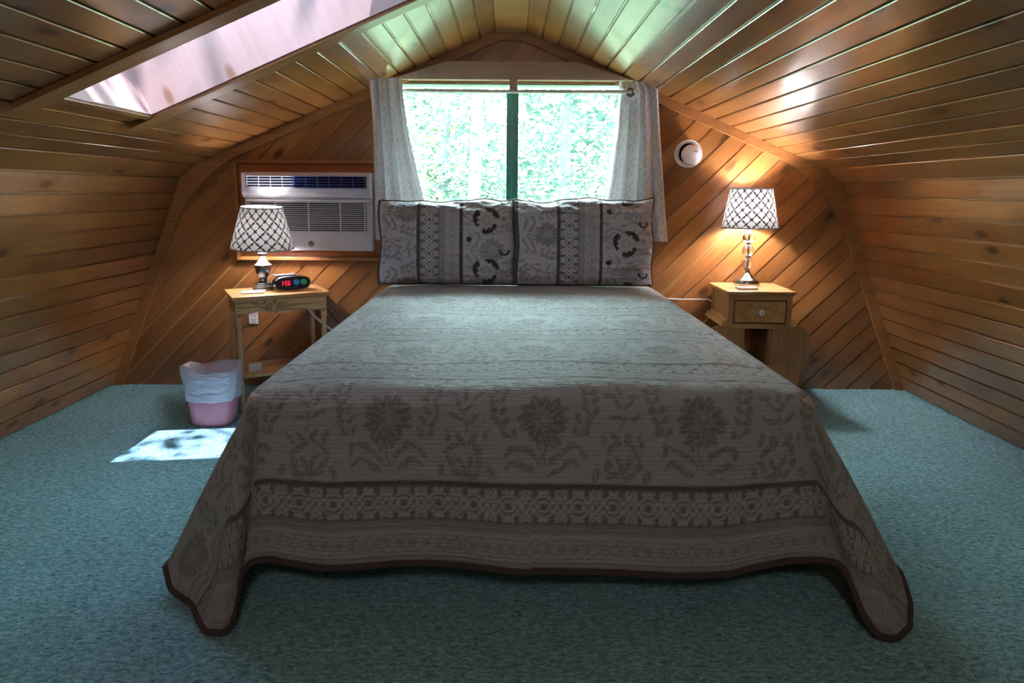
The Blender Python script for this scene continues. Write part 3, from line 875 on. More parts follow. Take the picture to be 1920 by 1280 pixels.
def build_quilt():
    A = 0.560; B = 0.468
    fx = HW-RE
    su = 0.0058
    s = np.linspace(-(fx+A), fx+A, int(2*(fx+A)/su))
    t1 = np.arange(-B, 0.34, 0.0048); t2 = np.arange(0.34, 1.80, 0.009)
    t = np.concatenate([t1, t2])
    S, T = np.meshgrid(s, t)
    yflat = YF+RE
    # rounded cloth corners
    Rc = 0.13
    sg = np.sign(S)
    a = np.abs(S)-fx; b = -T
    i = np.clip((a-(A-Rc))/Rc, 0, 1); j = np.clip((b-(B-Rc))/Rc, 0, 1)
    both = (i > 0) & (j > 0)
    i2 = i*np.sqrt(1-j*j/2); j2 = j*np.sqrt(1-i*i/2)
    a = np.where(both, A-Rc+i2*Rc, a); b = np.where(both, B-Rc+j2*Rc, b)
    S2 = sg*(np.maximum(a, -fx)+fx); T2 = -b
    ap = np.maximum(a, 0); bp = np.maximum(b, 0)
    r = np.sqrt(ap**2+bp**2)
    phi = np.degrees(np.arctan2(ap, np.maximum(bp, 1e-9)))
    phi = np.where((ap <= 0), 0.0, phi); phi = np.where((bp <= 0) & (ap > 0), 90.0, phi)
    cyk = np.maximum(T2, 0)     # distance towards the head
    r0 = RE*math.pi/2
    # hem radius in cloth, by direction (outline of the rounded corner)
    hb = np.concatenate([np.linspace(0, 1, 60), np.ones(60)]); ha = np.concatenate([np.ones(60), np.linspace(1, 0, 60)])
    aa, bb = ha*A, hb*B
    ii = np.clip((aa-(A-Rc))/Rc, 0, 1); jj = np.clip((bb-(B-Rc))/Rc, 0, 1)
    bo = (ii > 0) & (jj > 0)
    i3 = ii*np.sqrt(1-jj*jj/2); j3 = jj*np.sqrt(1-ii*ii/2)
    aa = np.where(bo, A-Rc+i3*Rc, aa); bb = np.where(bo, B-Rc+j3*Rc, bb)
    ph_h = np.degrees(np.arctan2(aa, bb)); r_h = np.hypot(aa, bb)
    o_ = np.argsort(ph_h); rh = np.interp(phi, ph_h[o_], r_h[o_])
    front = (ap <= 0) & (bp > 0); side = (bp <= 0) & (ap > 0)
    rh = np.where(front, B, np.where(side, A, rh))
    w = np.clip((r-r0)/np.maximum(rh-r0, 1e-6), 0, 1.02)
    # where the hem hangs, by direction round the corner (world X, Y, Z)
    HP = np.array([0, 7, 14, 22, 30, 38, 46, 56, 68, 80, 90])
    HR = np.array([(XC+fx, 1.557, 0.165), (0.760, 1.555, 0.170), (0.806, 1.550, 0.165), (0.832, 1.532, 0.120), (0.850, 1.508, 0.055), (0.880, 1.488, 0.014),
                   (0.922, 1.484, 0.012), (0.968, 1.515, 0.020), (1.000, 1.570, 0.045), (1.012, 1.620, 0.070), (1.015, 1.650, 0.085)])
    HL = np.array([(XC-fx, 1.557, 0.160), (-0.625, 1.556, 0.155), (-0.648, 1.548, 0.125), (-0.657, 1.532, 0.070), (-0.658, 1.502, 0.020), (-0.675, 1.486, 0.012),
                   (-0.712, 1.490, 0.012), (-0.748, 1.530, 0.014), (-0.792, 1.590, 0.018), (-0.862, 1.625, 0.035), (-0.885, 1.650, 0.085)])
    def smooth_table(H):
        f = np.linspace(0, 90, 181); out = []
        kern = np.exp(-np.linspace(-2, 2, 17)**2); kern /= kern.sum()
        for c_ in range(3):
            v_ = np.interp(f, HP, H[:, c_]); p_ = np.concatenate([2*v_[0]-v_[8:0:-1], v_, 2*v_[-1]-v_[-2:-10:-1]])
            out.append(np.convolve(p_, kern, 'valid'))
        return f, np.stack(out, 1)
    HPf, HR = smooth_table(HR); _, HL = smooth_table(HL); HP = HPf
    hx = np.where(S2 > 0, np.interp(phi, HP, HR[:, 0]), np.interp(phi, HP, HL[:, 0]))
    hy = np.where(S2 > 0, np.interp(phi, HP, HR[:, 1]), np.interp(phi, HP, HL[:, 1]))
    hz = np.where(S2 > 0, np.interp(phi, HP, HR[:, 2]), np.interp(phi, HP, HL[:, 2]))
    # sides: calmer further towards the head
    kk = np.clip(cyk/0.6, 0, 1); kk = kk*kk*(3-2*kk)
    wob = 0.022*np.sin(cyk*9+np.where(S2 > 0, 1.0, 2.2))*kk
    sideX = np.where(S2 > 0, 1.015*(1-kk)+0.865*kk+wob, -0.885*(1-np.clip(kk*1.6, 0, 1))-0.760*np.clip(kk*1.6, 0, 1)-wob)
    hx = np.where(side, sideX, hx); hy = np.where(side, yflat+cyk, hy)
    hz = np.where(side, 0.085*(1-kk)+0.055*kk, hz)
    edge = np.clip((fx-np.abs(S2))/0.14, 0, 1)
    fw = 0.018+0.012*np.sin(S2*7.0+0.8)+0.007*np.sin(S2*15+2)
    hx = np.where(front, S2+XC, hx); hy = np.where(front, 1.557-fw*edge, hy)
    hz = np.where(front, np.where(S2 > 0, 0.165, 0.160)-0.018*edge-0.012*np.sin(S2*4.3-0.6)*edge, hz)
    psi = np.radians(phi)
    th_ = np.minimum(r/RE, math.pi/2)
    fX = np.clip(S2, -fx, fx)+XC; fY = yflat+np.maximum(T2, 0)
    ax_ = fX+sg*RE*np.sin(th_)*np.sin(psi)*(ap > 0); ay_ = fY-RE*np.sin(th_)*np.where(ap > 0, np.cos(psi), 1.0)*(bp > 0)
    az_ = ZT-RE*(1-np.cos(th_))
    # cloth leaves the edge almost plumb and swings out lower down
    wx = w**0.92
    X = ax_*(1-wx)+hx*wx; Y = ay_*(1-wx)+hy*wx; Z = az_*(1-w)+hz*w
    ramp = np.clip((r-0.06)/0.2, 0, 1)*(ap > 0)*(bp > 0)*np.clip((1.0-w)*6, 0, 1)
    Y = Y+0.040*np.exp(-((phi-22)/8)**2)*(S2 < 0)*ramp
    X = X+0.022*np.exp(-((phi-60)/9)**2)*(S2 < 0)*ramp
    X = X-0.030*np.exp(-((phi-66)/9)**2)*(S2 > 0)*ramp
    Y = Y+0.030*np.exp(-((phi-20)/8)**2)*(S2 > 0)*ramp
    X = X-XC
    # top surface: softly uneven, plus small puckers everywhere
    flat = np.clip(1-r/0.05, 0, 1)
    Z += flat*(0.004*np.sin(S2*5+1)*np.sin(T2*4+0.5)+0.003*np.sin(S2*11+T2*7)+0.0016*np.sin(T2*26+0.8*np.sin(S2*3)))
    Z -= flat*0.010*np.clip((np.abs(S2)-fx+0.12)/0.12, 0, 1)**2
    pk = 0.0012*np.sin(T2*2*math.pi/0.042+1.3*np.sin(S2*23))*np.sin(S2*57+2*np.sin(T2*31))
    Z += pk*flat; Y += pk*(1-flat)
    Z = np.maximum(Z, 0.011)
    X = X+XC
    order = [('plain', 0.020), ('net', 0.062), ('plain', 0.026), ('lattice', 0.084), ('stripe', 0.014), ('damask', 0.285),
             ('stripe', 0.009), ('net', 0.055), ('plain', 0.022), ('lattice', 0.084), ('stripe', 0.012), ('damask', 0.285),
             ('stripe', 0.009), ('net', 0.055), ('plain', 0.022), ('lattice', 0.084), ('stripe', 0.012), ('damask', 0.285),
             ('stripe', 0.009), ('net', 0.055), ('plain', 0.022), ('lattice', 0.084), ('stripe', 0.012), ('damask', 0.285)]
    W, Bn = cloth_bands(S2-0.03, T2+B, order)
    q = grid_mesh('quilt', X, Y, Z, M['quilt'], None, {'weave': W, 'band': Bn}, (S2, T2))
    tag(q, 'grey brown damask quilt spread over the bed and hanging to the carpet', 'quilt')
    # binding along the hem
    pts = []
    rr, cc = X.shape
    for k in range(rr-1, -1, -2): pts.append((X[k, 0], Y[k, 0], Z[k, 0]))
    for k in range(0, cc, 2): pts.append((X[0, k], Y[0, k], Z[0, k]))
    for k in range(0, rr, 2): pts.append((X[k, -1], Y[k, -1], Z[k, -1]))
    P = np.array(pts); keep = [0]
    for k in range(1, len(P)):
        if np.linalg.norm(P[k]-P[keep[-1]]) > 0.008: keep.append(k)
    P = P[keep]
    # flat binding tape: inner edge a little inside the hem
    mb = MB(); mb.tube([(p[0], p[1], max(p[2], 0.011)) for p in P], 0.0085, 8)
    bnd = mb.build('binding', M['binding'], q)
    return q
quilt = build_quilt()

# ------------------------------------------------------------------ pillows in shams
def build_pillow(cx, cy, w, h, lean, label, flip, sag):
    t = thing('pillow', label, 'pillow', (cx, cy, ZT+0.012), 0, 'matching pillows against the window')
    nu, nv = 230, 150
    p = np.linspace(-1, 1, nu); q = np.linspace(-1, 1, nv)
    P, Q = np.meshgrid(p, q)
    th = 0.077*np.power(np.clip(1-np.abs(P)**4.5, 0, 1), 0.45)*np.power(np.clip(1-np.abs(Q)**4.5, 0, 1), 0.45)
    X = P*w/2*(1-0.025*(1-np.abs(Q)**2)*np.abs(P)**6)
    Z = (Q+1)*h/2 - sag*(1-P**2)*np.clip(Q, 0, 1)**3 + 0.010*np.sin(P*3+1)*np.clip(Q, 0, 1)
    wr = 0.0040*np.sin(Z*2*math.pi/0.045+2.0*np.sin(X*9+cx*3)+X*8)+0.0038*np.sin(Z*115+X*25+2.5*np.sin(X*20))+0.002*np.sin(Z*260+4*np.sin(X*33+1))
    env = np.clip(th/0.05, 0, 1)
    Yf = -th-wr*env
    x0 = P*w/2+w/2
    X = X+0.006*np.sin(Z*23+cx*9)*np.abs(P)**8; Z = Z+(0.006*np.sin(X*17+cx*5)+0.003*np.sin(X*41))*np.clip(Q, 0, 1)**6+0.010*np.abs(P)**10*np.clip(Q, 0, 1)**6
    order = [('stripe', 0.010 if cx < 0 else 0.026), ('damask', 0.19), ('stripe', 0.014), ('lattice', 0.094), ('plain', 0.030), ('net', 0.070), ('stripe', 0.017), ('damask_dark', 0.30)]
    W, Bn = cloth_bands(Z*1.0+flip, x0, order)
    rx = Matrix.Rotation(-lean, 4, 'X')
    f = grid_mesh('sham_front', X, Yf, Z, M['sham'], t, {'weave': W, 'band': Bn}, (X, Z))
    f.rotation_euler = (-lean, 0, 0)
    st = 5
    Xb, Zb, Tb = X[::st, ::st], Z[::st, ::st], th[::st, ::st]
    # keep the full border so that front and back meet
    Xb = X[np.ix_(list(range(0, nv, st))+[nv-1], list(range(0, nu, st))+[nu-1])]
    Zb = Z[np.ix_(list(range(0, nv, st))+[nv-1], list(range(0, nu, st))+[nu-1])]
    Tb = th[np.ix_(list(range(0, nv, st))+[nv-1], list(range(0, nu, st))+[nu-1])]
    bk = grid_mesh('sham_back', Xb[:, ::-1], Tb[:, ::-1]*0.8, Zb[:, ::-1], M['binding'], t)
    bk.rotation_euler = (-lean, 0, 0)
    ring = [(X[0, k], 0, Z[0, k]) for k in range(0, nu, 5)]+[(X[k, -1], 0, Z[k, -1]) for k in range(2, nv-1, 5)]+[(X[-1, k], 0, Z[-1, k]) for k in range(nu-1, 0, -5)]+[(X[k, 0], 0, Z[k, 0]) for k in range(nv-3, 1, -5)]
    pp = MB().tube(ring, 0.006, 8, closed=True).build('piping', M['binding'], t)
    pp.rotation_euler = (-lean, 0, 0)
    return t
build_pillow(-0.313, 3.398, 0.684, 0.423, R(6), 'damask pillow on the left, nearest the air conditioner', 0.02, 0.020)
build_pillow(0.366, 3.390, 0.702, 0.423, R(6), 'damask pillow on the right, on the round wall fixture side', 0.13, 0.008)

# ------------------------------------------------------------------ curtains
def build_curtain(side, label):
    t = thing('curtain', label, 'curtain', (0, 0, 0), 0, 'curtains on the window rod')
    nu, nv = 170, 190
    u = np.linspace(0, 1, nu); v = np.linspace(0, 1, nv)      # v: 0 top .. 1 bottom
    U, V = np.meshgrid(u, v)
    zt, zb = 1.602, 0.802
    Z = zt-(zt-zb)*V
    if side < 0:
        xo = -0.698+0.010*np.sin(V*5)-0.012*np.clip(V-0.75, 0, 1)*0
        xi = np.interp(V, [0, 0.10, 0.3, 0.6, 0.78, 1], [-0.530, -0.527, -0.510, -0.462, -0.428, -0.395])
        ph = 0.6
    else:
        xo = np.interp(V, [0, 0.05, 0.2, 0.5, 1], [0.700, 0.730, 0.742, 0.765, 0.812])
        xi = np.interp(V, [0, 0.10, 0.3, 0.6, 0.78, 1], [0.560, 0.556, 0.545, 0.512, 0.485, 0.45])
        ph = 2.4
    # gathered cloth: three to four folds, tighter on the outside
    G = U**0.8
    X = xo+(xi-xo)*U
    fold = np.sin(2*math.pi*(G*3.6)+ph)
    amp = (0.036-0.012*V)*np.clip(1.15-0.4*U, 0.5, 1)
    Yc = (3.548 if side > 0 else 3.488+0.065*V)+0.85*amp*fold + 0.006*np.sin(2*math.pi*G*9+V*3) + 0.010*np.sin(V*9+U*4)*V*0.6
    X = X+0.014*np.cos(2*math.pi*(G*3.6)+ph)*(-1 if side > 0 else 1)
    if side > 0:      # the cloth lies flat round the grommet
        g_ = np.exp(-(((X-0.597)/0.035)**2+((Z-1.545)/0.045)**2)**2); Yc = Yc*(1-g_)+3.512*g_
    # leafy vine figure in cloth coordinates
    cu = U*0.62; cv = (zt-Z)
    xx = cu % 0.085; yy = cv % 0.12
    m = np.zeros_like(cu)
    for (px, py, an, a, b) in ((.02, .02, 50, .015, .006), (.035, .038, 120, .014, .006), (.022, .055, 40, .016, .006), (.045, .075, 135, .015, .0055), (.028, .095, 60, .016, .006),
                               (.065, .025, 100, .014, .005), (.072, .055, 50, .012, .005), (.062, .085, 120, .015, .006), (.055, .108, 70, .012, .005)):
        stamp(m, xx, yy, px, py, R(an), a, b, 0.75)
    stem = np.clip(1-np.abs(xx-0.033-0.008*np.sin(yy*2*math.pi/0.12))/0.0022, 0, 1)*0.5
    m = np.maximum(m, stem)
    W = 0.85-0.75*m
    B0 = np.zeros_like(W)
    grid_mesh('cloth', X, Yc, Z, M['curtain'], t, {'weave': W, 'band': B0}, (cu, cv))
    # turned hem at the bottom
    k = nv-1
    MB().tube([(X[k, j], Yc[k, j], Z[k, j]) for j in range(0, nu, 3)], 0.003, 6).build('hem', M['curtain_hem'], t)
    return t, X, Yc, Z
M['curtain_hem'] = simple('curtain_hem', (0.55, 0.54, 0.54), rough=0.8)
ctl = build_curtain(-1, 'grey leaf-patterned curtain gathered left of the window, beside the air conditioner')
ctr = build_curtain(1, 'grey leaf-patterned curtain gathered right of the window, with metal grommet')
g = MB()
for k in range(24):
    pass
ring = [(0.597+0.019*math.cos(a), 3.503, 1.545+0.021*math.sin(a)) for a in np.linspace(0, 2*math.pi, 28)[:-1]]
g.tube(ring, 0.0035, 8, closed=True); g.build('grommet', M['dark_nickel'], ctr[0])
gd = MB().lathe([(0.0185, 0), (0.0185, 0.003)], (0, 0, 0), 24); gd.xf(Matrix.Translation((0.597, 3.5065, 1.545)) @ Matrix.Rotation(R(90), 4, 'X'))
gd.build('grommet_shade_disc', M['grey'], ctr[0])  # solid disc, its grey painted for the dark of the hole
rod = thing('curtain_rod', 'thin white curtain rod across the top of the window', 'curtain rod', (0, 3.505, 1.549))
MB().tube([(-0.60, 0, 0), (0.02, 0, -0.002), (0.602, 0, 0)], 0.0085, 14).build('rod', M['white2'], rod)
MB().tube([(-0.66, 0, 0), (-0.60, 0, 0)], 0.006, 12).build('inner_tube', M['white2'], rod)
MB().box((-0.006, 0.002, 0.004), (0.034, 0.049, 0.012), 0.002).box((-0.006, 0.036, 0.004), (0.034, 0.049, 0.062), 0.002).build('bracket', M['header'], rod)

# ------------------------------------------------------------------ air conditioner in its wooden surround
sur = thing('wood_surround', 'orange brown wooden box frame around the air conditioner', 'frame', (0, D, 0))
ox0, ox1, oz0, oz1 = -1.425, -0.66, 0.690, 1.208
def yb(name, mat, a, b, parent, bev=0.002, dy=0.0):
    return MB().box(a, b, bev).build(name, mat, parent)
yb('top_board', M['trim'], (ox0, -0.055, oz1-0.019), (ox1, -0.001, oz1), sur)
yb('side_board', M['trim'], (ox0, -0.055, oz0), (ox0+0.019, -0.001, oz1-0.019), sur)
yb('side_board', M['trim'], (ox1-0.019, -0.055, oz0), (ox1, -0.001, oz1-0.019), sur)
yb('bottom_board', M['trim'], (ox0+0.019, -0.055, oz0), (ox1-0.019, -0.001, oz0+0.019), sur)
M['surround_panel'] = wood('surround_panel', (0.42, 0.15, 0.05), (0.30, 0.095, 0.03), (0.1, 0.04, 0.02), rough=0.4, coat=0.1, knots=False, grain=0.5)
yb('back_panel', M['surround_panel'], (ox0+0.019, -0.030, oz0+0.019), (ox1-0.019, -0.001, oz1-0.019), sur)

ac = thing('air_conditioner', 'white through-wall air conditioner with louvred grilles beside the window', 'air conditioner', (-1.027, D-0.031, 0.745))
W2 = 0.325; Hh = 0.398
yb('body', M['white'], (-W2, -0.075, 0.0), (W2, 0.0, Hh-0.003), ac, 0.006)
# upper control head, a rounded nose
mb = MB()
pr = [(-0.078, 0.268), (-0.100, 0.272), (-0.112, 0.285), (-0.114, 0.300), (-0.112, 0.385), (-0.106, 0.395), (-0.09, 0.398), (-0.078, 0.398)]
mb.v = []; n = len(pr)
for x, sh in ((-W2-0.003, 0.008), (-W2+0.004, 0.0), (W2-0.004, 0.0), (W2+0.003, 0.008)):
    for (y, z) in pr: mb.v.append((x, y+sh, z+(sh*0.6 if z < 0.3 else -sh*0.4)))
for j in range(3):
    for k in range(n):
        k2 = (k+1) % n; mb.f.append((j*n+k, j*n+k2, (j+1)*n+k2, (j+1)*n+k))
mb.f += [tuple(range(n)), tuple(reversed(range(3*n, 4*n)))]
head = mb.build('control_head', M['white'], ac, smooth=True)
# outlet louvre in the head
ol = MB().box((-0.300, -0.1155, 0.318), (0.305, -0.112, 0.378)).build('outlet_shade_panel', M['ac_blue'] if 'ac_blue' in M else M['grille_shade'], ac)  # dark slab on the head front, shade behind the slats as colour
M['louvre'] = simple('louvre_plastic', (0.50, 0.56, 0.75), rough=0.3)
for k in range(5):
    z = 0.320+k*0.0135
    yb('outlet_slat', M['louvre'], (-0.296, -0.1225, z), (0.301, -0.1155, z+0.0045), ac, 0.001)
for k in range(11):
    x = -0.294+k*0.0588
    yb('outlet_divider', M['louvre'], (x, -0.1210, 0.320), (x+0.004, -0.1155, 0.376), ac, 0.0008)
MB().box((-0.060, -0.1245, 0.319), (0.300, -0.1232, 0.377)).build('air_deflector', pane_glass('clear_deflector', (0.62, 0.68, 0.88)), ac)
# lower intake grille
yb('intake_shade_panel', M['grille_shade'], (-0.300, -0.0775, 0.098), (0.300, -0.0752, 0.248), ac, 0.0)  # dark slab laid on the body, colours the slat gaps as shade
for k in range(15):
    z = 0.098+k*0.0104
    yb('intake_slat', M['white'], (-0.300, -0.0850, z), (0.300, -0.0775, z+0.0046), ac, 0.001)
for x in (-0.302, -0.170, -0.002, 0.160, 0.285, 0.298):
    yb('intake_rib', M['white'], (x, -0.0860, 0.096), (x+0.006, -0.0775, 0.248), ac, 0.001)
yb('lip', M['white2'], (-W2+0.01, -0.088, 0.252), (W2-0.01, -0.0765, 0.262), ac, 0.002)
em = MB().lathe([(0.0150, 0), (0.0150, 0.003), (0.012, 0.004)], (0, 0, 0), 28); em.xf(Matrix.Translation((0.008, -0.0752, 0.036)) @ Matrix.Rotation(R(90), 4, 'X'))
em = em.build('emblem', M['grey'], ac)
em2 = MB().tube([(0.008+0.0095*math.cos(a), -0.0796, 0.036+0.0095*math.sin(a)) for a in np.linspace(0, 2*math.pi, 20)[:-1]], 0.001, 6, closed=True)
em2.tube([(0.003, -0.0796, 0.038), (0.006, -0.0796, 0.041), (0.004, -0.0796, 0.033), (0.008, -0.0796, 0.035), (0.012, -0.0796, 0.041), (0.010, -0.0796, 0.032), (0.013, -0.0796, 0.034)], 0.0009, 6)
em2.build('emblem_script', M['nickel'], em)
for x in (-0.15, -0.07, 0.06, 0.09, 0.115, 0.14):
    yb('button_mark', M['grey'], (x, -0.1148, 0.2895), (x+(0.014 if x > 0.13 else 0.009), -0.1136, 0.2915), ac, 0.0)

# ------------------------------------------------------------------ round wall fixture
fx_ = thing('wall_fixture', 'round white plastic fixture on the boards right of the curtain', 'smoke detector', (0.912, D, 1.252))
def ylathe(name, mat, prof, parent, c=(0, 0, 0), n=40):
    mb = MB().lathe(prof, (0, 0, 0), n)
    mb.xf(Matrix.Translation(c) @ Matrix.Rotation(R(90), 4, 'X'))
    return mb.build(name, mat, parent)
ylathe('mount_ring', M['white2'], [(0.055, 0.0), (0.058, 0.004), (0.060, 0.028), (0.0, 0.028)], fx_)
ylathe('housing', M['white2'], [(0.058, 0.028), (0.070, 0.036), (0.0715, 0.056), (0.068, 0.062), (0.066, 0.0600), (0.061, 0.058), (0.0, 0.058)], fx_)
M['offwhite'] = simple('aged_white_plastic', (0.62, 0.60, 0.60), rough=0.4)
ylathe('cover_dome', M['white2'], [(0.052, 0.058), (0.050, 0.066), (0.040, 0.070), (0.0, 0.071)], fx_, (0.012, 0, -0.006))
ylathe('inner_rim', M['offwhite'], [(0.063, 0.0595), (0.061, 0.0612), (0.053, 0.0612), (0.052, 0.0595)], fx_)
yb('test_button', M['grey'], (0.022, -0.0735, 0.006), (0.045, -0.0690, 0.011), fx_, 0.001)

# ------------------------------------------------------------------ lamps
def shade_mesh(parent, zb, zt, rb, rt, dx=0.0):
    nu, nv = 300, 90
    u = np.linspace(0, 1, nu, endpoint=False); v = np.linspace(0, 1, nv)
    U, V = np.meshgrid(u, v)
    r = rb+(rt-rb)*V
    X = dx*V+r*np.cos(2*math.pi*U); Yv = r*np.sin(2*math.pi*U); Z = zb+(zt-zb)*V
    n = 17
    a = U*n*2; b = V*8.6
    p = a/2+b/2; q = a/2-b/2
    L = np.zeros_like(U)
    for s, t2 in ((p, q), (q, p)):
        k = np.round(s); off = (s-k)
        al = (t2+0.5*(k % 2)) % 1.0
        wdt = 0.03+0.115*(1-np.abs(2*al-1))
        L = np.maximum(L, (np.abs(off) < wdt).astype(float))
    Wv = 1-L
    Wv = np.where((V < 0.025) | (V > 0.975), 0.15, Wv)
    o = grid_mesh('lamp_shade', X, Yv, Z, M['shade'], parent, {'weave': Wv, 'band': np.zeros_like(Wv)}, (U, V), closed_u=True)
    return o
def bulb(parent, z, mk):
    MB().lathe([(0.004, -0.03), (0.014, -0.022), (0.026, -0.004), (0.030, 0.012), (0.026, 0.028), (0.014, 0.040), (0.002, 0.043)], (0, 0, z), 20).build('bulb', M[mk], parent)
    MB().lathe([(0.015, -0.065), (0.016, -0.03), (0.013, -0.022)], (0, 0, z), 18).build('socket', M['white2'], parent)
# right: stacked crystal balls
lr = thing('table_lamp', 'stacked glass ball table lamp with lattice shade on the drawer nightstand', 'lamp', (1.215, 3.47, 0.5865))
MB().lathe([(0.064, 0), (0.065, 0.004), (0.065, 0.026), (0.062, 0.030), (0.056, 0.031)], n=40).build('base', M['nickel'], lr)
MB().lathe([(0.056, 0.031), (0.050, 0.037), (0.030, 0.050), (0.016, 0.066), (0.011, 0.078), (0.010, 0.086)], n=32).build('base_cone', M['nickel'], lr)
for zc, rr in ((0.114, 0.029), (0.178, 0.030), (0.244, 0.031)):
    MB().lathe([(max(0.002, rr*math.sin(a)), zc-rr*math.cos(a)) for a in np.linspace(0.25, math.pi-0.25, 16)], n=28).build('glass_ball', M['crystal'], lr)
for za, zb_ in ((0.084, 0.090), (0.136, 0.152), (0.200, 0.219), (0.268, 0.300)):
    zm = (za+zb_)/2
    MB().lathe([(0.016, za-0.003), (0.0185, za), (0.011, zm), (0.0185, zb_), (0.016, zb_+0.003)], n=24).build('collar', M['nickel'], lr)
MB().lathe([(0.0035, 0.08), (0.0035, 0.33)], n=8).build('stem', M['nickel'], lr)
shade_mesh(lr, 0.292, 0.492, 0.138, 0.102)
bulb(lr, 0.385, 'bulb')
# left: turned metal vase
ll = thing('table_lamp', 'dark metal vase table lamp with lattice shade beside the clock radio', 'lamp', (-1.222, 3.362, 0.5615))
MB().lathe([(0.052, 0), (0.053, 0.012), (0.048, 0.014), (0.050, 0.020), (0.044, 0.023), (0.045, 0.028), (0.038, 0.031), (0.039, 0.036), (0.030, 0.040), (0.022, 0.045)], n=40).build('base', M['dark_nickel'], ll)
MB().lathe([(0.018, 0.044), (0.019, 0.055), (0.027, 0.062), (0.034, 0.085), (0.038, 0.115), (0.036, 0.122)], n=36).build('vase_body', M['dark_nickel'], ll)
MB().lathe([(0.044, 0.122), (0.044, 0.126), (0.030, 0.136), (0.018, 0.155), (0.014, 0.168), (0.021, 0.172), (0.022, 0.182), (0.016, 0.188), (0.012, 0.235)], n=36).build('neck', M['nickel'], ll)
sh = shade_mesh(ll, 0.208, 0.412, 0.150, 0.096)
sh.rotation_euler = (R(3), R(2), 0)
bulb(ll, 0.272, 'bulb_dim')

# ------------------------------------------------------------------ left side table (turned about 30 degrees)
ta = R(29.0)
tb = thing('side_table', 'small pine side table with scalloped apron left of the bed', 'table', (-1.155, 3.355, 0), ta)
TW, TD, TZ = 0.228, 0.155, 0.56
MB().box((-TW, -TD, TZ-0.018), (TW, TD, TZ), 0.005).build('table_top', M['oak_top'] if 'oak_top' in M else M['oak'], tb)
MB().box((-TW+0.010, -TD+0.010, TZ-0.026), (TW-0.010, TD-0.010, TZ-0.018), 0.003).build('moulding', M['oak'], tb)
def apron(w):
    top = TZ-0.026
    pts = [(-w, top), (w, top)]
    bot = []
    for t in np.linspace(1, -1, 41):
        a = abs(t)
        dz = 0.060+0.007*math.cos(a*math.pi*2.0)+(0.006 if a > 0.93 else 0)
        bot.append((w*t, top-dz))
    return pts+bot
mb = MB().prism(apron(TW-0.022), -TD+0.016, -TD+0.034); mb.build('apron', M['ash'], tb)
mb = MB().prism(apron(TW-0.022), TD-0.034, TD-0.016); mb.build('apron', M['ash'], tb)
for sx in (-1, 1):
    mb = MB().box((sx*(TW-0.024)-0.008, -TD+0.03, TZ-0.085), (sx*(TW-0.024)+0.008, TD-0.03, TZ-0.026), 0.002); mb.build('apron', M['ash'], tb)
for sx in (-1, 1):
    for sy in (-1, 1):
        x, y = sx*(TW-0.030), sy*(TD-0.032)
        mb = MB(); mb.box((x-0.013, y-0.013, TZ-0.125), (x+0.013, y+0.013, TZ-0.026), 0.002)
        mb.lathe([(0.010, 0.0), (0.013, 0.01), (0.009, 0.03), (0.013, 0.09), (0.014, 0.12), (0.010, 0.15), (0.009, 0.16), (0.014, 0.17), (0.010, 0.18), (0.0125, 0.25), (0.014, 0.33), (0.011, 0.385), (0.009, 0.40), (0.014, 0.41), (0.012, 0.436)], (x, y, 0), 18)
        mb.build('leg', M['ash_v'], tb)
MB().box((-TW+0.02, -TD+0.02, 0.165), (TW-0.02, TD-0.02, 0.180), 0.003).build('lower_shelf', M['ash'], tb)

# things on the left table
def on_table(u, v): 
    return (-1.165+u*math.cos(ta)-v*math.sin(ta), 3.355+u*math.sin(ta)+v*math.cos(ta))
cd = thing('note_card', 'white card lying flat on the side table before the lamp', 'card', (-1.238, 3.268, TZ+0.001), R(12))
MB().box((-0.052, -0.040, 0), (0.052, 0.040, 0.006), 0.001).build('card_stack', M['paper'], cd)
ckx, cky = -1.092, 3.372
ck = thing('clock_radio', 'glossy black clock radio with red digits and two round buttons', 'clock', (ckx, cky, TZ+0.001), R(30))
# body: superellipse front, deeper towards the left
mb = MB(); ns = 12; nc = 44
w_, h_, dpt = 0.092, 0.037, 0.115
for j in range(ns):
    t = j/(ns-1)
    sc_ = [0.90, 0.97, 1.0, 1.0, 0.99, 0.97, 0.95, 0.92, 0.88, 0.83, 0.76, 0.60][j]
    y = -dpt/2+dpt*t
    for k in range(nc):
        a = 2*math.pi*k/nc
        ca, sa = math.cos(a), math.sin(a)
        x = w_*sc_*math.copysign(abs(ca)**0.75, ca); z = h_*(1.0 if sa > 0 else 1.0)*sc_*math.copysign(abs(sa)**0.72, sa)
        mb.v.append((x, y, max(0.001, z+h_+0.002)))
for j in range(ns-1):
    for k in range(nc):
        k2 = (k+1) % nc; mb.f.append((j*nc+k, j*nc+k2, (j+1)*nc+k2, (j+1)*nc+k))
mb.f += [tuple(reversed(range(nc))), tuple(range((ns-1)*nc, ns*nc))]
mb.build('casing', M['black'], ck, smooth=True)
M['silver'] = simple('silver_plastic', (0.30, 0.32, 0.42), rough=0.25, metal=0.4)
mb = MB(); mb.box((-0.078, -0.030, 0.074), (0.02, 0.030, 0.080), 0.003); mb.build('snooze_bar', M['silver'], ck)
yf = -dpt/2-0.0008
SEG = {'0': 'abcdef', '1': 'bc', '5': 'afgcd', '6': 'afgcde'}
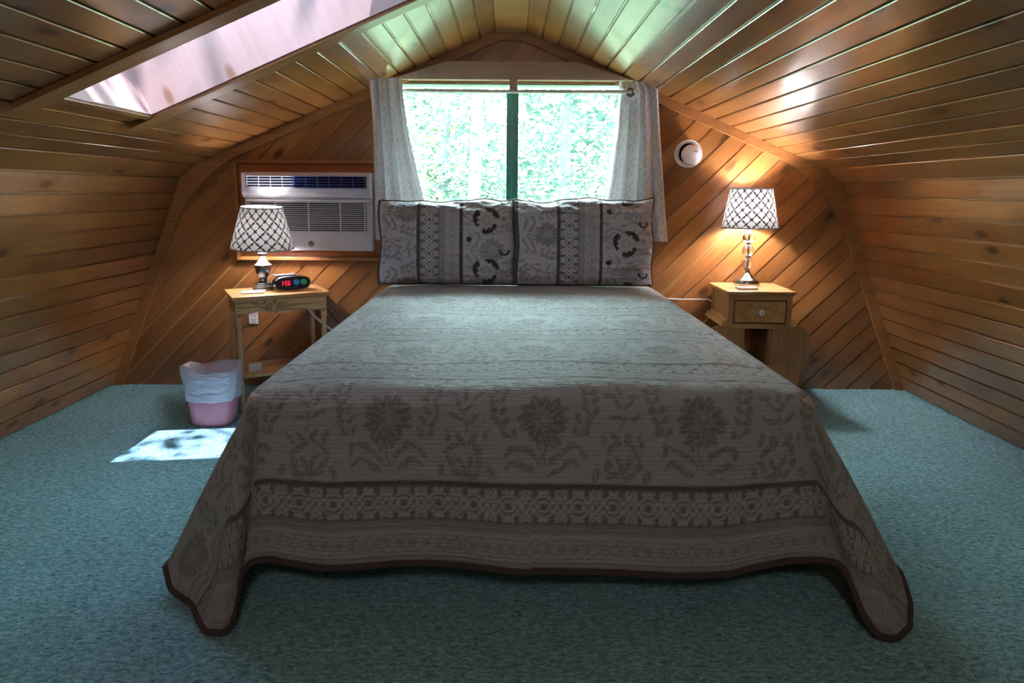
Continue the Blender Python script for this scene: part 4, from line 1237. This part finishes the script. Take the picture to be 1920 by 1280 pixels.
def digit(mb, ch, x, z, w=0.011, h=0.022, t=0.0032):
    segs = {'a': (x, z+h-t, x+w, z+h), 'g': (x, z+h/2-t/2, x+w, z+h/2+t/2), 'd': (x, z, x+w, z+t),
            'f': (x, z+h/2, x+t, z+h), 'e': (x, z, x+t, z+h/2), 'b': (x+w-t, z+h/2, x+w, z+h), 'c': (x+w-t, z, x+w, z+h/2)}
    for s in SEG[ch]:
        a = segs[s]; mb.box((a[0], yf-0.0008, a[1]), (a[2], yf+0.001, a[3]))
mb = MB()
digit(mb, '1', -0.058, 0.030); digit(mb, '5', -0.038, 0.030); digit(mb, '6', -0.023, 0.030)
mb.box((-0.0435, yf-0.0008, 0.035), (-0.041, yf+0.001, 0.038)); mb.box((-0.0435, yf-0.0008, 0.044), (-0.041, yf+0.001, 0.047))
mb.build('red_digits', M['led_red'], ck)
for x, m_ in ((0.018, 'btn_blue'), (0.052, 'btn_green')):
    mb = MB().lathe([(0.0150, 0), (0.0150, 0.003), (0.013, 0.0045)], (0, 0, 0), 26); mb.xf(Matrix.Translation((x, yf+0.001, 0.044)) @ Matrix.Rotation(R(90), 4, 'X'))
    o = mb.build('round_button', M[m_], ck); o['label'] = 'blue round button' if m_ == 'btn_blue' else 'green round button'
mb = MB()
for x in (-0.03, -0.018, 0.004, 0.016): mb.box((x, yf-0.0006, 0.0185), (x+0.007, yf+0.001, 0.0205))
mb.build('small_print', M['grey'], ck)
yb('switch_plate', M['white2'], (0, 0, 0), (0, 0, 0), ck, 0) if False else None

ou = thing('wall_outlet', 'white electrical outlet plate on the wall under the side table', 'outlet', (-1.372, D, 0.375))
yb('plate', M['white2'], (-0.024, -0.008, -0.035), (0.024, 0.0, 0.035), ou, 0.002)
for z in (-0.017, 0.017):
    yb('receptacle', M['offwhite'], (-0.014, -0.0105, z-0.011), (0.014, -0.008, z+0.011), ou, 0.001)
cw = MB().tube([(-1.06, 3.50, 0.49), (-1.05, 3.50, 0.45), (-1.01, 3.50, 0.40), (-0.955, 3.51, 0.35), (-0.88, 3.52, 0.29), (-0.80, 3.53, 0.20), (-0.76, 3.54, 0.12), (-0.745, 3.54, 0.02)], 0.0065, 8).build('power_cord', M['cord_w'])
tag(cw, 'white cord hanging from the side table behind the bed', 'cord')
cb_ = MB().tube([(-0.985, 3.50, 0.51), (-0.96, 3.50, 0.46), (-0.91, 3.51, 0.39), (-0.86, 3.52, 0.31), (-0.81, 3.54, 0.22), (-0.785, 3.55, 0.13), (-0.775, 3.55, 0.02)], 0.0038, 8).build('power_cord', M['cord_b'])
tag(cb_, 'black cord hanging from the side table behind the bed', 'cord')
cr_ = MB().tube([(0.80, 3.585, 0.497), (0.92, 3.585, 0.492), (1.06, 3.585, 0.494), (1.12, 3.585, 0.45)], 0.0040, 8).build('power_cord', M['cord_w'])
tag(cr_, 'thin white cord running along the wall to the drawer nightstand', 'cord')
bx = thing('small_box', 'small pale box on the lower shelf of the side table', 'box', (*on_table(-0.12, -0.06), 0.181), ta)
MB().box((-0.03, -0.02, 0), (0.03, 0.02, 0.034), 0.002).build('carton', M['offwhite'], bx)

# ------------------------------------------------------------------ right nightstand
ns_ = thing('nightstand', 'oak nightstand with one drawer and flared lower panels right of the bed', 'nightstand', (1.222, 3.425, 0), R(-1.5))
NW = 0.168; NF = -0.175; NB = 0.165; NZ = 0.585
MB().box((-NW, NF, NZ-0.014), (NW, NB, NZ), 0.005).build('top', M['oak'], ns_)
MB().box((-NW+0.009, NF+0.009, NZ-0.022), (NW-0.009, NB, NZ-0.014), 0.003).build('moulding', M['oak'], ns_)
bw = NW-0.016; bf = NF+0.016
for sx in (-1, 1):
    x = sx*bw
    MB().box((min(x, x-sx*0.026), bf, 0.400), (max(x, x-sx*0.026), bf+0.026, NZ-0.022), 0.002).build('corner_post', M['oak_v'], ns_)
    MB().box((min(x, x-sx*0.026), NB-0.04, 0.400), (max(x, x-sx*0.026), NB-0.014, NZ-0.022), 0.002).build('corner_post', M['oak_v'], ns_)
    MB().box((min(x-sx*0.006, x-sx*0.018), bf+0.026, 0.420), (max(x-sx*0.006, x-sx*0.018), NB-0.04, NZ-0.022), 0.001).build('side_panel', M['oak_v'], ns_)
    # ogee skirt flaring outwards below the drawer case
    pts = [(x-sx*0.02, 0.447), (x+sx*0.002, 0.447), (x+sx*0.010, 0.440), (x+sx*0.022, 0.433), (x+sx*0.028, 0.420), (x+sx*0.034, 0.412), (x-sx*0.02, 0.412)]
    MB().prism(pts, bf+0.004, NB-0.02).build('flared_moulding', M['oak'], ns_)
MB().box((-bw+0.026, bf+0.002, 0.540), (bw-0.026, bf+0.020, NZ-0.022), 0.001).build('top_rail', M['oak'], ns_)
MB().box((-bw+0.026, bf+0.002, 0.400), (bw-0.026, bf+0.020, 0.424), 0.001).build('bottom_rail', M['oak'], ns_)
MB().box((-bw+0.006, NB-0.02, 0.400), (bw-0.006, NB-0.012, NZ-0.022), 0.001).build('back_panel', M['oak'], ns_)
MB().box((-bw+0.010, bf+0.022, 0.400), (bw-0.010, NB-0.02, 0.408), 0.001).build('case_bottom', M['oak'], ns_)
dr = MB().box((-bw+0.031, bf-0.006, 0.430), (bw-0.031, bf+0.012, 0.536), 0.005)
dr = dr.build('drawer', M['oak'], ns_)
kb = MB().lathe([(0.006, 0), (0.005, 0.008), (0.012, 0.012), (0.0145, 0.018), (0.012, 0.024), (0.006, 0.026)], (0, 0, 0), 24)
kb.xf(Matrix.Translation((0.0, bf-0.006, 0.483)) @ Matrix.Rotation(R(90), 4, 'X')); kb.build('knob', M['knob'], dr)
kd = MB().lathe([(0.004, 0), (0.004, 0.0015)], (0, 0, 0), 14); kd.xf(Matrix.Translation((0.0, bf-0.0318, 0.483)) @ Matrix.Rotation(R(90), 4, 'X')); kd.build('screw', M['grey'], dr)
# lower flared panels with an opening between them
for sx in (-1, 1):
    i0, i1 = 0.062, bw+0.020
    pts = [(sx*i0, 0.0), (sx*(i0-0.003), 0.18), (sx*(i0+0.004), 0.34), (sx*(i0+0.010), 0.400), (sx*i1, 0.411)]
    for t in np.linspace(0, 1, 8):
        a = R(90)*(1-t); pts.append((sx*(i1+0.085*math.cos(a)), 0.411-0.075+0.075*math.sin(a)))
    pts += [(sx*(i1+0.088), 0.27), (sx*(i1+0.045), 0.17), (sx*(i1+0.015), 0.0)]
    MB().prism(pts, bf+0.010, bf+0.030).build('wing_panel', M['oak_v'], ns_)
    MB().box((sx*0.066-0.007, bf+0.030, 0.0), (sx*0.066+0.007, NB-0.02, 0.399), 0.001).build('inner_partition', M['dark_oak'] if 'dark_oak' in M else M['oak_v'], ns_)
cd2 = thing('note_card', 'small white card lying in front of the glass ball lamp', 'card', (1.168, 3.330, NZ+0.001), R(-2))
MB().box((-0.048, -0.024, 0), (0.048, 0.024, 0.010), 0.001).build('card_stack', M['paper'], cd2)

# ------------------------------------------------------------------ added fill light behind the camera, lifts the dark quilt front
cl = thing('fill_light', 'added round fill light, unseen behind the viewpoint', 'lamp', (0.0, -0.75, RZ-0.008))
MB().lathe([(0.09, 0.0), (0.09, -0.02), (0.03, -0.03)], n=32).build('fill_mount', M['nickel'], cl)
M['fill_globe'] = emis('fill_glow', (1.0, 0.86, 0.80), FILL, (0.8, 0.8, 0.8))
MB().lathe([(0.05, -0.03), (0.10, -0.05), (0.115, -0.085), (0.095, -0.125), (0.05, -0.145), (0.004, -0.15)], n=32).build('fill_globe', M['fill_globe'], cl)

# ------------------------------------------------------------------ wastebasket
wbk = thing('wastebasket', 'pink plastic wastebasket with a white liner left of the bed', 'wastebasket', (-1.345, 3.015, 0.0))
nu = 72
def bin_ring(r, z, ex=3.0, sx=1.0, sy=0.9):
    out = []
    for k in range(nu):
        a = 2*math.pi*k/nu; ca, sa = math.cos(a), math.sin(a)
        d = (abs(ca)**ex+abs(sa)**ex)**(-1/ex)
        out.append((r*d*ca*sx, r*d*sa*sy, z))
    return out
rows = [bin_ring(0.078, 0.0), bin_ring(0.088, 0.004), bin_ring(0.092, 0.015), bin_ring(0.100, 0.10), bin_ring(0.112, 0.245), bin_ring(0.108, 0.245), bin_ring(0.096, 0.10), bin_ring(0.086, 0.010), bin_ring(0.02, 0.008)]
A_ = np.array(rows)
grid_mesh('bin_body', A_[:, :, 0], A_[:, :, 1], A_[:, :, 2], M['pink'], wbk, closed_u=True)
MB().lathe([(0.075, 0.0), (0.075, 0.003)], (0, 0, 0), 30, 1, 0.9).build('bin_base', M['pink'], wbk)
rows = []
ang = np.linspace(0, 2*math.pi, nu, endpoint=False)
for j, (r, z) in enumerate([(0.060, 0.02), (0.088, 0.06), (0.100, 0.16), (0.106, 0.250), (0.112, 0.268), (0.118, 0.262), (0.1175, 0.235), (0.117, 0.20), (0.114, 0.165), (0.112, 0.135), (0.110, 0.118)]):
    ring = np.array(bin_ring(r, z))
    wv = 0.012*np.sin(2*ang+0.6)+0.006*np.sin(5*ang) if 3 <= j <= 5 else 0.002*np.sin(9*ang+j)
    ring[:, 2] += wv
    ring[:, :2] *= (1+0.02*np.sin(7*ang+j*1.3)*(j > 5)+0.012*np.sin(17*ang+j))[:, None]
    if 3 <= j <= 6:   # pulled out to the left
        ring[:, 0] -= 0.012*np.exp(-((np.abs(ang-math.pi*1.12))/0.25)**2)
    rows.append(ring)
A_ = np.array(rows)
UU, VV = np.meshgrid(np.linspace(0, 0.7, nu), np.linspace(0, 0.5, len(rows)))
grid_mesh('bin_liner', A_[:, :, 0], A_[:, :, 1], A_[:, :, 2], M['liner'], wbk, {'weave': np.ones_like(UU), 'band': np.zeros_like(UU)}, (UU, VV), closed_u=True)

# ------------------------------------------------------------------ outside: ground and trees
gr = MB().box((-40, D+0.4, -3.3), (40, 60, -3.0)).build('forest_floor', M['soil'])
tag(gr, 'leafy forest ground far below the window', 'ground', kind='structure')

def leaves(name, mat, parent, centers, n, spread, size, flat=0.45):
    c = np.array(centers)[rng.integers(0, len(centers), n)]
    pos = c + rng.normal(0, 1, (n, 3))*np.array(spread)
    yaw = rng.uniform(0, 2*math.pi, n); pit = rng.normal(0, flat, n); rol = rng.normal(0, flat, n)
    s = size*rng.uniform(0.6, 1.35, n)
    d = np.stack([np.cos(yaw)*np.cos(pit), np.sin(yaw)*np.cos(pit), np.sin(pit)], 1)
    u = np.stack([-np.sin(yaw), np.cos(yaw), np.sin(rol)], 1); u /= np.linalg.norm(u, axis=1)[:, None]
    up = np.cross(d, u)
    p0 = pos; p1 = pos+(d*0.45+u*0.30+up*0.08)*s[:, None]; p2 = pos+d*s[:, None]; p3 = pos+(d*0.45-u*0.30+up*0.08)*s[:, None]
    co = np.stack([p0, p1, p2, p3], 1).reshape(-1, 3)
    me = bpy.data.meshes.new(name)
    me.vertices.add(4*n); me.vertices.foreach_set('co', co.astype(np.float32).ravel())
    i = np.arange(n)*4
    F = np.stack([i, i+1, i+2, i, i+2, i+3], 1).reshape(-1)
    me.loops.add(6*n); me.loops.foreach_set('vertex_index', F.astype(np.int32))
    me.polygons.add(2*n)
    me.polygons.foreach_set('loop_start', (np.arange(2*n)*3).astype(np.int32)); me.polygons.foreach_set('loop_total', np.full(2*n, 3, np.int32))
    me.update(calc_edges=True); me.materials.append(mat)
    o = bpy.data.objects.new(name, me); COL.objects.link(o)
    o['kind'] = 'stuff'
    if parent: o.parent = parent
    return o

def tree(x, y, r, label, h=9.0, lean=0.0, nleaf=1500, mat='leaf', zc=(-1.0, 6.0), spread=(0.9, 0.9, 0.5), ncl=16, size=0.10, branches=6, seed=1):
    rnd = random.Random(seed)
    t = thing('tree', label, 'tree', (x, y, -3.0), 0, 'trees outside the window')
    pts = []
    for k in range(12):
        f = k/11
        pts.append((lean*f*h+0.05*math.sin(f*7+seed), 0.04*math.cos(f*6+seed), f*h))
    MB().tube(pts, r, 9, taper=r*0.45).build('trunk', M['bark'], t)
    cents = []
    for b in range(branches):
        f = rnd.uniform(0.25, 0.9); z = f*h
        bx = lean*z; a = rnd.uniform(0, 2*math.pi); L = rnd.uniform(0.8, 1.8)
        q = [(bx+math.cos(a)*L*s, math.sin(a)*L*s, z+0.45*L*s+0.08*math.sin(s*6)) for s in np.linspace(0, 1, 6)]
        MB().tube(q, r*0.28, 6, taper=0.006).build('branch', M['bark'], t)
        cents += q[2:]
    for _ in range(ncl):
        z = rnd.uniform(*zc)+3.0
        cents.append((lean*z+rnd.uniform(-1.4, 1.4), rnd.uniform(-1.2, 1.2), z))
    leaves('foliage', M[mat], t, cents, int(nleaf*1.5), spread, size)
    return t
trees = [
    (-0.42, 8.2, 0.10, 'pale grey trunk centred behind the left pane', 9, 0.0, 1500, 'leaf'),
    (-1.28, 7.2, 0.022, 'young sapling with yellow green leaves low in the left pane', 4.4, 0.02, 900, 'leaf2'),
    (0.62, 9.5, 0.11, 'tree trunk just right of the window mullion', 9, 0.02, 1500, 'leaf'),
    (2.05, 10.0, 0.13, 'thickest trunk near the right curtain', 10, -0.03, 1700, 'leaf'),
    (1.28, 7.4, 0.04, 'thin leaning trunk in the middle of the right pane', 7, 0.09, 1100, 'leaf'),
    (-1.35, 12.5, 0.09, 'slim trunk by the left curtain edge', 10, 0.05, 2200, 'leaf'),
    (-0.9, 16.0, 0.12, 'distant trunk seen low in the left pane', 11, 0.0, 2600, 'leaf'),
    (1.35, 17.0, 0.12, 'distant straight trunk in the right pane', 11, 0.0, 2600, 'leaf'),
    (-2.6, 14.0, 0.12, 'trunk half hidden by the left curtain', 11, 0.0, 2200, 'leaf2'),
    (3.4, 15.0, 0.12, 'trunk half hidden by the right curtain', 11, 0.0, 2200, 'leaf'),
]
for k, (x, y, r, lb, h, ln, nl, mt) in enumerate(trees):
    tree(x, y, r, lb, h, ln, nl, mt, seed=k+3, ncl=34, zc=((-1.2, 0.6) if mt == 'leaf2' and h < 5 else (-0.8, 4.2)),
         spread=((0.28, 0.28, 0.35) if h < 5 else (0.8, 0.8, 0.45)), size=(0.10 if y < 9 else 0.17))
# tree that shades the skylight
sk_c = SP((SK_S[0]+SK_S[1])/2, sum(SK_Y)/2, DEP)
cc = sk_c - SUN*4.2
t = thing('tree', 'tall tree leaning over the roof above the skylight', 'tree', (cc.x+1.6, cc.y-1.0, -3.0), 0, 'trees beside the house')
MB().tube([(0.9, -0.4, 0), (0.8, -0.3, 3), (0.5, -0.2, 5.5), (0.2, 0, 8.2), (0, 0, 10)], 0.16, 10, taper=0.05).build('trunk', M['bark'], t)
for k in range(5):
    a = k*0.9+1.6
    MB().tube([(0.3, -0.1, cc.z+1.8+k*0.2), (-0.5+0.2*math.cos(a), 0.4+0.3*math.sin(a), cc.z+2.6), (-1.6+0.9*math.cos(a), 1.0+0.9*math.sin(a), cc.z+3.0)], 0.04, 7, taper=0.008).build('branch', M['bark'], t)
cen = [(-1.6+rng.uniform(-1.6, 1.6), 1.0+rng.uniform(-1.6, 1.6), cc.z+3.0+rng.uniform(-0.3, 0.5)) for _ in range(26)]
leaves('foliage', M['leaf'], t, cen, 1500, (0.25, 0.25, 0.2), 0.12, 0.35)
